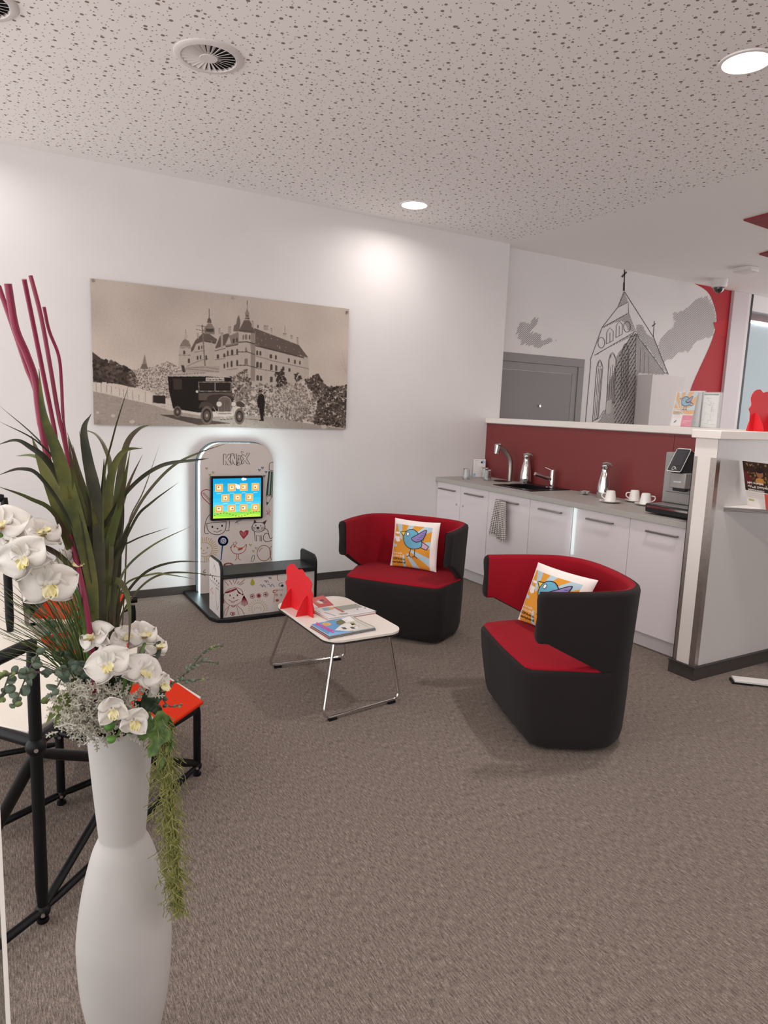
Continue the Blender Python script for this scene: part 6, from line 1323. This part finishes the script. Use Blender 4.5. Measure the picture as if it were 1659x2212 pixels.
# orchids
PET = mat('orchid_petal', 'e6dfd8', .55, sub=.25, noise=.05, nscale=50); LIP = leafmat('orchid_lip', 'e4d68c', 'ebe4c8', 90, .5); SPOT = mat('orchid_spot', 'b8843a', .6)
STEM = leafmat('orchid_stem', '4a6a2a', '5c7a34'); BUD = leafmat('orchid_bud', '3a6a24', '5a8a34', 40)
def petal(m, C, N_, U, ang, L_, Wd, cup=.25, tw=0):
    S_ = N_.cross(U); D = U*math.cos(ang)+S_*math.sin(ang); E = N_.cross(D)
    def fn(u, v):
        r_ = u; w_ = Wd*(math.sin(pi*min(1, .12+.88*u)**.75)**.7)*(v-.5)
        return C+D*(L_*r_)+E*w_+N_*(-cup*L_*r_*r_*.9+.35*abs(v-.5)**2*Wd+.004*math.sin(9*v+3*u+ang)+.010)
    m.grid(fn, 8, 8)
def orchid(parent, px, py, dy, tx, ty, roll, s=1.0, half=False):
    C = ay(px, py, VY+dy); vd = (CAM_V-C).normalized(); rt = Vector((0, 0, 1)).cross(vd).normalized(); up_ = vd.cross(rt)
    N_ = (vd+rt*tx+up_*ty).normalized(); U = (up_-N_*up_.dot(N_)).normalized(); q = roll; U = (U*math.cos(q)+N_.cross(U)*math.sin(q)).normalized()
    s *= .82; L_ = .040*s; m = MB()
    if half:
        for a, w_, c_ in ((0, .055, -.55), (2.1, .045, -.5), (-2.1, .045, -.5)): petal(m, C, N_, U, a, L_*.9, w_*s, c_)
    else:
        for a in (0, 2.2, -2.2): petal(m, C-N_*.003, N_, U, a, L_*1.05, .036*s, .28)
        for a in (1.25, -1.25): petal(m, C, N_, U, a, L_*1.12, .060*s, .22)
    fl_ = m.build('flower', PET, parent, smooth=True, weld=False, solid=.0008)
    m = MB(); 
    for a in (pi-.5, pi+.5, pi): petal(m, C+N_*.010, N_, U, a, L_*.42, .018*s, -.9)
    m.sphere(tuple(C+N_*.014-U*.004), .0055*s, 10, 8); lp = m.build('lip', LIP, fl_, smooth=True, weld=False)
    m = MB()
    for k in range(4): m.sphere(tuple(C+N_*.018+N_.cross(U)*(.003*(k-1.5))-U*.010), .0016, 6, 4)
    m.build('lip_spots', SPOT, fl_)
def spray(label, stem, flowers, buds=()):
    P = [ay(a, b_, VY+d) for a, b_, d in stem]; t = thing('orchid_spray', P[0], label, 'orchid', 'white orchid sprays in the vase')
    MB().tube(cr(P, 6), .0035, 8).build('stem', STEM, t, smooth=True)
    for f in flowers: orchid(t, *f)
    for (a, b_, d, s_) in buds:
        c_ = ay(a, b_, VY+d); m = MB(); m.sphere(tuple(c_), .009*s_, 14, 10, (1.0, 1, .85)); m.build('bud', BUD, t, smooth=True)
spray('right-hand orchid spray with open flowers above the vase rim', [(240, 1570, 0), (275, 1500, -.06), (300, 1420, -.03), (322, 1370, .04)],
      [(302, 1375, .02, .5, .4, .1, 1.05), (306, 1452, -.10, .45, .1, -.5, 1.15), (336, 1478, -.04, 1.2, -.2, .3, .9), (330, 1400, .06, .9, .5, 0, .95)])
spray('middle orchid spray with two stacked open flowers and drooping half-open blooms', [(225, 1570, 0), (262, 1520, -.08), (268, 1450, -.10), (240, 1400, -.08), (215, 1375, -.06)],
      [(212, 1378, -.08, -.9, .5, .2, 1.05), (236, 1436, -.13, -.15, .0, .35, 1.2), (255, 1385, -.03, .9, .6, .8, .85), (240, 1527, -.15, .1, -.4, .2, 1.0, True), (285, 1552, -.15, .3, -.4, -.3, 1.0, True)],
      [(236, 1568, -.15, 1.15), (281, 1577, -.15, 1.0), (240, 1597, -.16, .95)])
for pts in ([(262, 1520, -.08), (262, 1550, -.13), (281, 1575, -.15)], [(262, 1560, -.13), (255, 1585, -.15), (240, 1597, -.16)], [(264, 1530, -.1), (240, 1528, -.14)], [(262, 1540, -.12), (240, 1566, -.15)]):
    pass
tt = [o_ for o_ in COL.objects if o_.name.startswith('orchid_spray')][-1]
m = MB()
for pts in ([(262, 1518, -.09), (263, 1550, -.13), (281, 1575, -.15)], [(263, 1558, -.13), (256, 1584, -.15), (240, 1597, -.16)], [(264, 1530, -.11), (242, 1530, -.14)], [(263, 1545, -.13), (238, 1566, -.15)]): m.tube(cr([ay(a, b_, VY+d) for a, b_, d in pts], 5), .0022, 6)
m.build('side_stems', STEM, tt, smooth=True)
spray('large orchid spray arching out to the left edge', [(205, 1560, 0), (190, 1420, -.05), (170, 1290, -.08), (120, 1235, -.12), (60, 1190, -.15), (-10, 1150, -.18)],
      [(8, 1140, -.16, -.3, .5, .1, 1.25), (84, 1160, -.08, .3, .8, .2, 1.15), (55, 1205, -.20, -.3, -.1, .5, 1.2), (104, 1262, -.18, .1, -.2, .0, 1.35), (146, 1220, -.02, .8, .3, .3, .95), (30, 1180, -.05, .1, .5, .6, 1.1)])
# eucalyptus
EUC = leafmat('eucalyptus_leaf', '4c5c4e', '6f7f6c', 30, .6); EUC2 = leafmat('eucalyptus_young', '6f8048', '8a9860', 30, .6); EST = mat('eucalyptus_stem', '5a5648', .7)
def euc(label, stem, branches, dens, rs):
    P = [ay(a, b_, VY+d) for a, b_, d in stem]; t = thing('eucalyptus_sprig', P[0], label, 'eucalyptus', 'eucalyptus sprigs in the vase')
    ms = MB(); ms.tube(cr(P, 6), .0022, 6)
    for br in [stem]+branches:
        Q = cr([ay(a, b_, VY+d) for a, b_, d in br], 6)
        if br is not stem: ms.tube(Q, .0014, 5)
        L_ = sum((Q[i+1]-Q[i]).length for i in range(len(Q)-1)); n = max(4, int(L_*dens))
        for k in range(n):
            f = (k+.7)/n*(len(Q)-1); i = min(int(f), len(Q)-2); c_ = Q[i]+(Q[i+1]-Q[i])*(f-i)
            for sgn in (-1, 1):
                r_ = rs*R.uniform(.7, 1.15)*(1-.45*k/n); d = Vector((R.uniform(-1, 1), R.uniform(-.8, .5), R.uniform(-1, .8))).normalized(); nn_ = (CAM_V-c_).normalized()+Vector((R.uniform(-.8, .8), R.uniform(-.8, .8), R.uniform(-.8, .8))); nn_.normalize()
                e1 = (d-nn_*d.dot(nn_)).normalized(); e2 = nn_.cross(e1); o_ = c_+e1*r_*.95; m = MB()
                V = [o_]+[o_+e1*math.cos(a)*r_+e2*math.sin(a)*r_*.88+nn_*(.12*r_*math.cos(2*a)) for a in [2*pi*q/12 for q in range(12)]]
                m.add(V, [(0, q+1, (q+1) % 12+1) for q in range(12)]); m.build('leaf', EUC if (k < n*.75 or R.random() < .4) else EUC2, t, smooth=True, solid=.0006)
    ms.build('stem', EST, t, smooth=True)
euc('grey-green eucalyptus sprig hanging out to the left', [(215, 1560, 0), (181, 1449, -.05), (120, 1452, -.10), (45, 1453, -.14), (-8, 1462, -.16)],
    [[(140, 1452, -.08), (120, 1490, -.1), (100, 1520, -.12)], [(60, 1453, -.12), (45, 1490, -.14), (30, 1530, -.15)], [(60, 1453, -.12), (72, 1430, -.12), (82, 1410, -.12)], [(170, 1450, -.05), (150, 1420, -.04), (110, 1405, -.04)], [(20, 1457, -.15), (8, 1490, -.16), (0, 1510, -.16)]], 68, .0105)
euc('small-leaved eucalyptus sprig reaching out right over the carpet', [(300, 1570, 0), (359, 1491, -.02), (407, 1446, .02), (445, 1404, .04), (482, 1394, .05)],
    [[(400, 1452, .02), (430, 1430, .03), (472, 1432, .04)], [(380, 1470, 0), (410, 1470, 0), (438, 1467, .02)], [(345, 1500, -.04), (365, 1525, -.06), (392, 1522, -.07)]], 80, .0058)
euc('short eucalyptus twig standing behind the needle grass', [(225, 1560, .03), (170, 1420, .08), (150, 1350, .1)], [[(165, 1400, .08), (120, 1370, .08), (98, 1340, .08)], [(170, 1420, .08), (175, 1370, .1), (160, 1325, .1)]], 34, .011)
# silver foliage
SIL = mat('silver_foliage', 'b9b4a6', .8); t = thing('silver_foliage', (VX, VY, VT), 'silvery grey lichen-like foliage spilling over the left rim', 'foliage'); m = MB()
for k in range(620):
    c_ = (R.gauss(205, 46), R.gauss(1530, 27));  
    if not (122 < c_[0] < 330 and 1468 < c_[1] < 1600): continue
    dy = R.uniform(-.15, .05) if c_[1] < 1560 else R.uniform(-.15, -.09); a = R.uniform(0, 6.28); p_ = c_; pts = [p_]
    for q in range(4): a += R.uniform(-.7, .7); p_ = (p_[0]+7*math.cos(a), p_[1]+7*math.sin(a)); pts.append(p_)
    W_ = [ay(x_, y_, VY+dy+.006*i) for i, (x_, y_) in enumerate(pts)]; m.tube(W_, .0016, 4)
    for i in (1, 2, 3):
        for s_ in (-1, 1):
            b_ = a+s_*1.2; m.tube([W_[i], W_[i]+Vector((math.cos(b_)*.005, R.uniform(-.003, .003), -math.sin(b_)*.005))], [.0012, .0014], 4)
tag(m.build('twigs', SIL, t), kind='stuff')
# hanging moss
MOS = leafmat('hanging_moss_green', '6a7236', '989458', 60, .8); t = thing('hanging_moss', (VX+.1, VY-.08, VT), 'long olive-green hanging moss trailing down the right of the vase', 'moss'); m = MB()
def mwid(v): return 15+11*math.sin(pi*min(1, .25+v*.75))**.6
for k in range(760):
    v0 = R.random()**1.05*.95; cxp = 347+38*v0; yy = 1545+440*v0; w_ = mwid(v0); x_ = cxp+R.gauss(0, .55)*w_; dy = -.10+R.uniform(-.03, .03); pts = []; a = R.uniform(1.0, 2.1)
    n = R.randint(4, 8)
    for q in range(n):
        pts.append(ay(x_, yy, VY+dy)); a += R.uniform(-.8, .8); a = max(.55, min(2.6, a)); x_ += 6*math.cos(a); yy += 6*math.sin(a); dy += R.uniform(-.006, .006)
    if yy > 1998: continue
    m.tube(cr(pts, 2), .0008, 3)
for k in range(26):
    w0 = R.uniform(-12, 12); pts = [ay(347+38*v+w0*(mwid(v)/24)+R.uniform(-4, 4), 1545+(R.uniform(380, 445))*v, VY-.10+R.uniform(-.015, .015)) for v in [q/12 for q in range(13)]]; m.tube(cr(pts, 3), .0011, 4)
tag(m.build('strands', MOS, t), kind='stuff')
# broad leaves
def broad(label, px, d0, d1, w_, mt, lobes=False, name='broad_leaf'):
    P = px2w(px, VY+d0, VY+d1); t = thing(name, P[0], label, 'leaf', 'broad leaves round the vase rim'); m = MB(); Pc = cr(P, 6); n = len(Pc); vs = []; K_ = 6
    for i, p_ in enumerate(Pc):
        a, b_ = Pc[max(0, i-1)], Pc[min(n-1, i+1)]; T = (b_-a).normalized(); S_ = T.cross((CAM_V-p_).normalized()).normalized(); N_ = S_.cross(T); u = i/(n-1)
        ww = w_/PXM/2*(math.sin(pi*min(.985, max(.03, u))**.8))**.8*(1+(.35*math.sin(u*16) if lobes else 0))
        for k in range(K_+1): q = k/K_*2-1; vs.append(p_+S_*ww*q+N_*(abs(q)**1.5*ww*.35+.002*math.sin(20*u)))
    m.add(vs, [(i*(K_+1)+k, (i+1)*(K_+1)+k, (i+1)*(K_+1)+k+1, i*(K_+1)+k+1) for i in range(n-1) for k in range(K_)]); m.build('blade', mt, t, smooth=True, solid=.0006)
DL = leafmat('leaf_dark', '1f3320', '35482e', 20, .45); LG = leafmat('leaf_olive', '6a7838', '87905a', 20, .6); MG = leafmat('leaf_mid', '3d5626', '5f7a38', 60, .6)
broad('pale olive leaf curling out left above the silver foliage', [(172, 1510), (140, 1508), (122, 1530), (100, 1562)], -.08, -.12, 20, LG)
broad('second pale olive leaf below the curling one', [(180, 1515), (152, 1525), (130, 1548), (117, 1568)], -.06, -.08, 20, LG)
broad('dark green leaf between the orchid sprays', [(255, 1520), (268, 1470), (275, 1430)], -.02, .0, 36, DL)
broad('dark green leaf under the right orchid flower', [(310, 1540), (330, 1500), (335, 1470)], -.06, -.04, 36, DL)
broad('grey-green leaf tip behind the right orchid flowers', [(312, 1440), (330, 1410), (346, 1385)], .04, .06, 34, leafmat('leaf_grey', '3c4a40', '566358', 20, .6))
broad('lobed green leaf lying across the vase rim', [(275, 1555), (300, 1565), (330, 1570), (358, 1560)], -.10, -.12, 44, MG, True, 'lobed_leaf')
broad('lobed green leaf hanging down over the right rim', [(345, 1535), (348, 1570), (338, 1605), (322, 1636)], -.12, -.13, 38, MG, True, 'lobed_leaf')
broad('long lobed green leaf hanging beside the moss', [(362, 1545), (362, 1590), (352, 1630), (342, 1668)], -.10, -.12, 26, MG, True, 'lobed_leaf')
broad('dark ivy leaf at the right rim behind the orchid', [(290, 1530), (320, 1525), (352, 1540)], -.04, -.08, 34, DL, True, 'lobed_leaf')
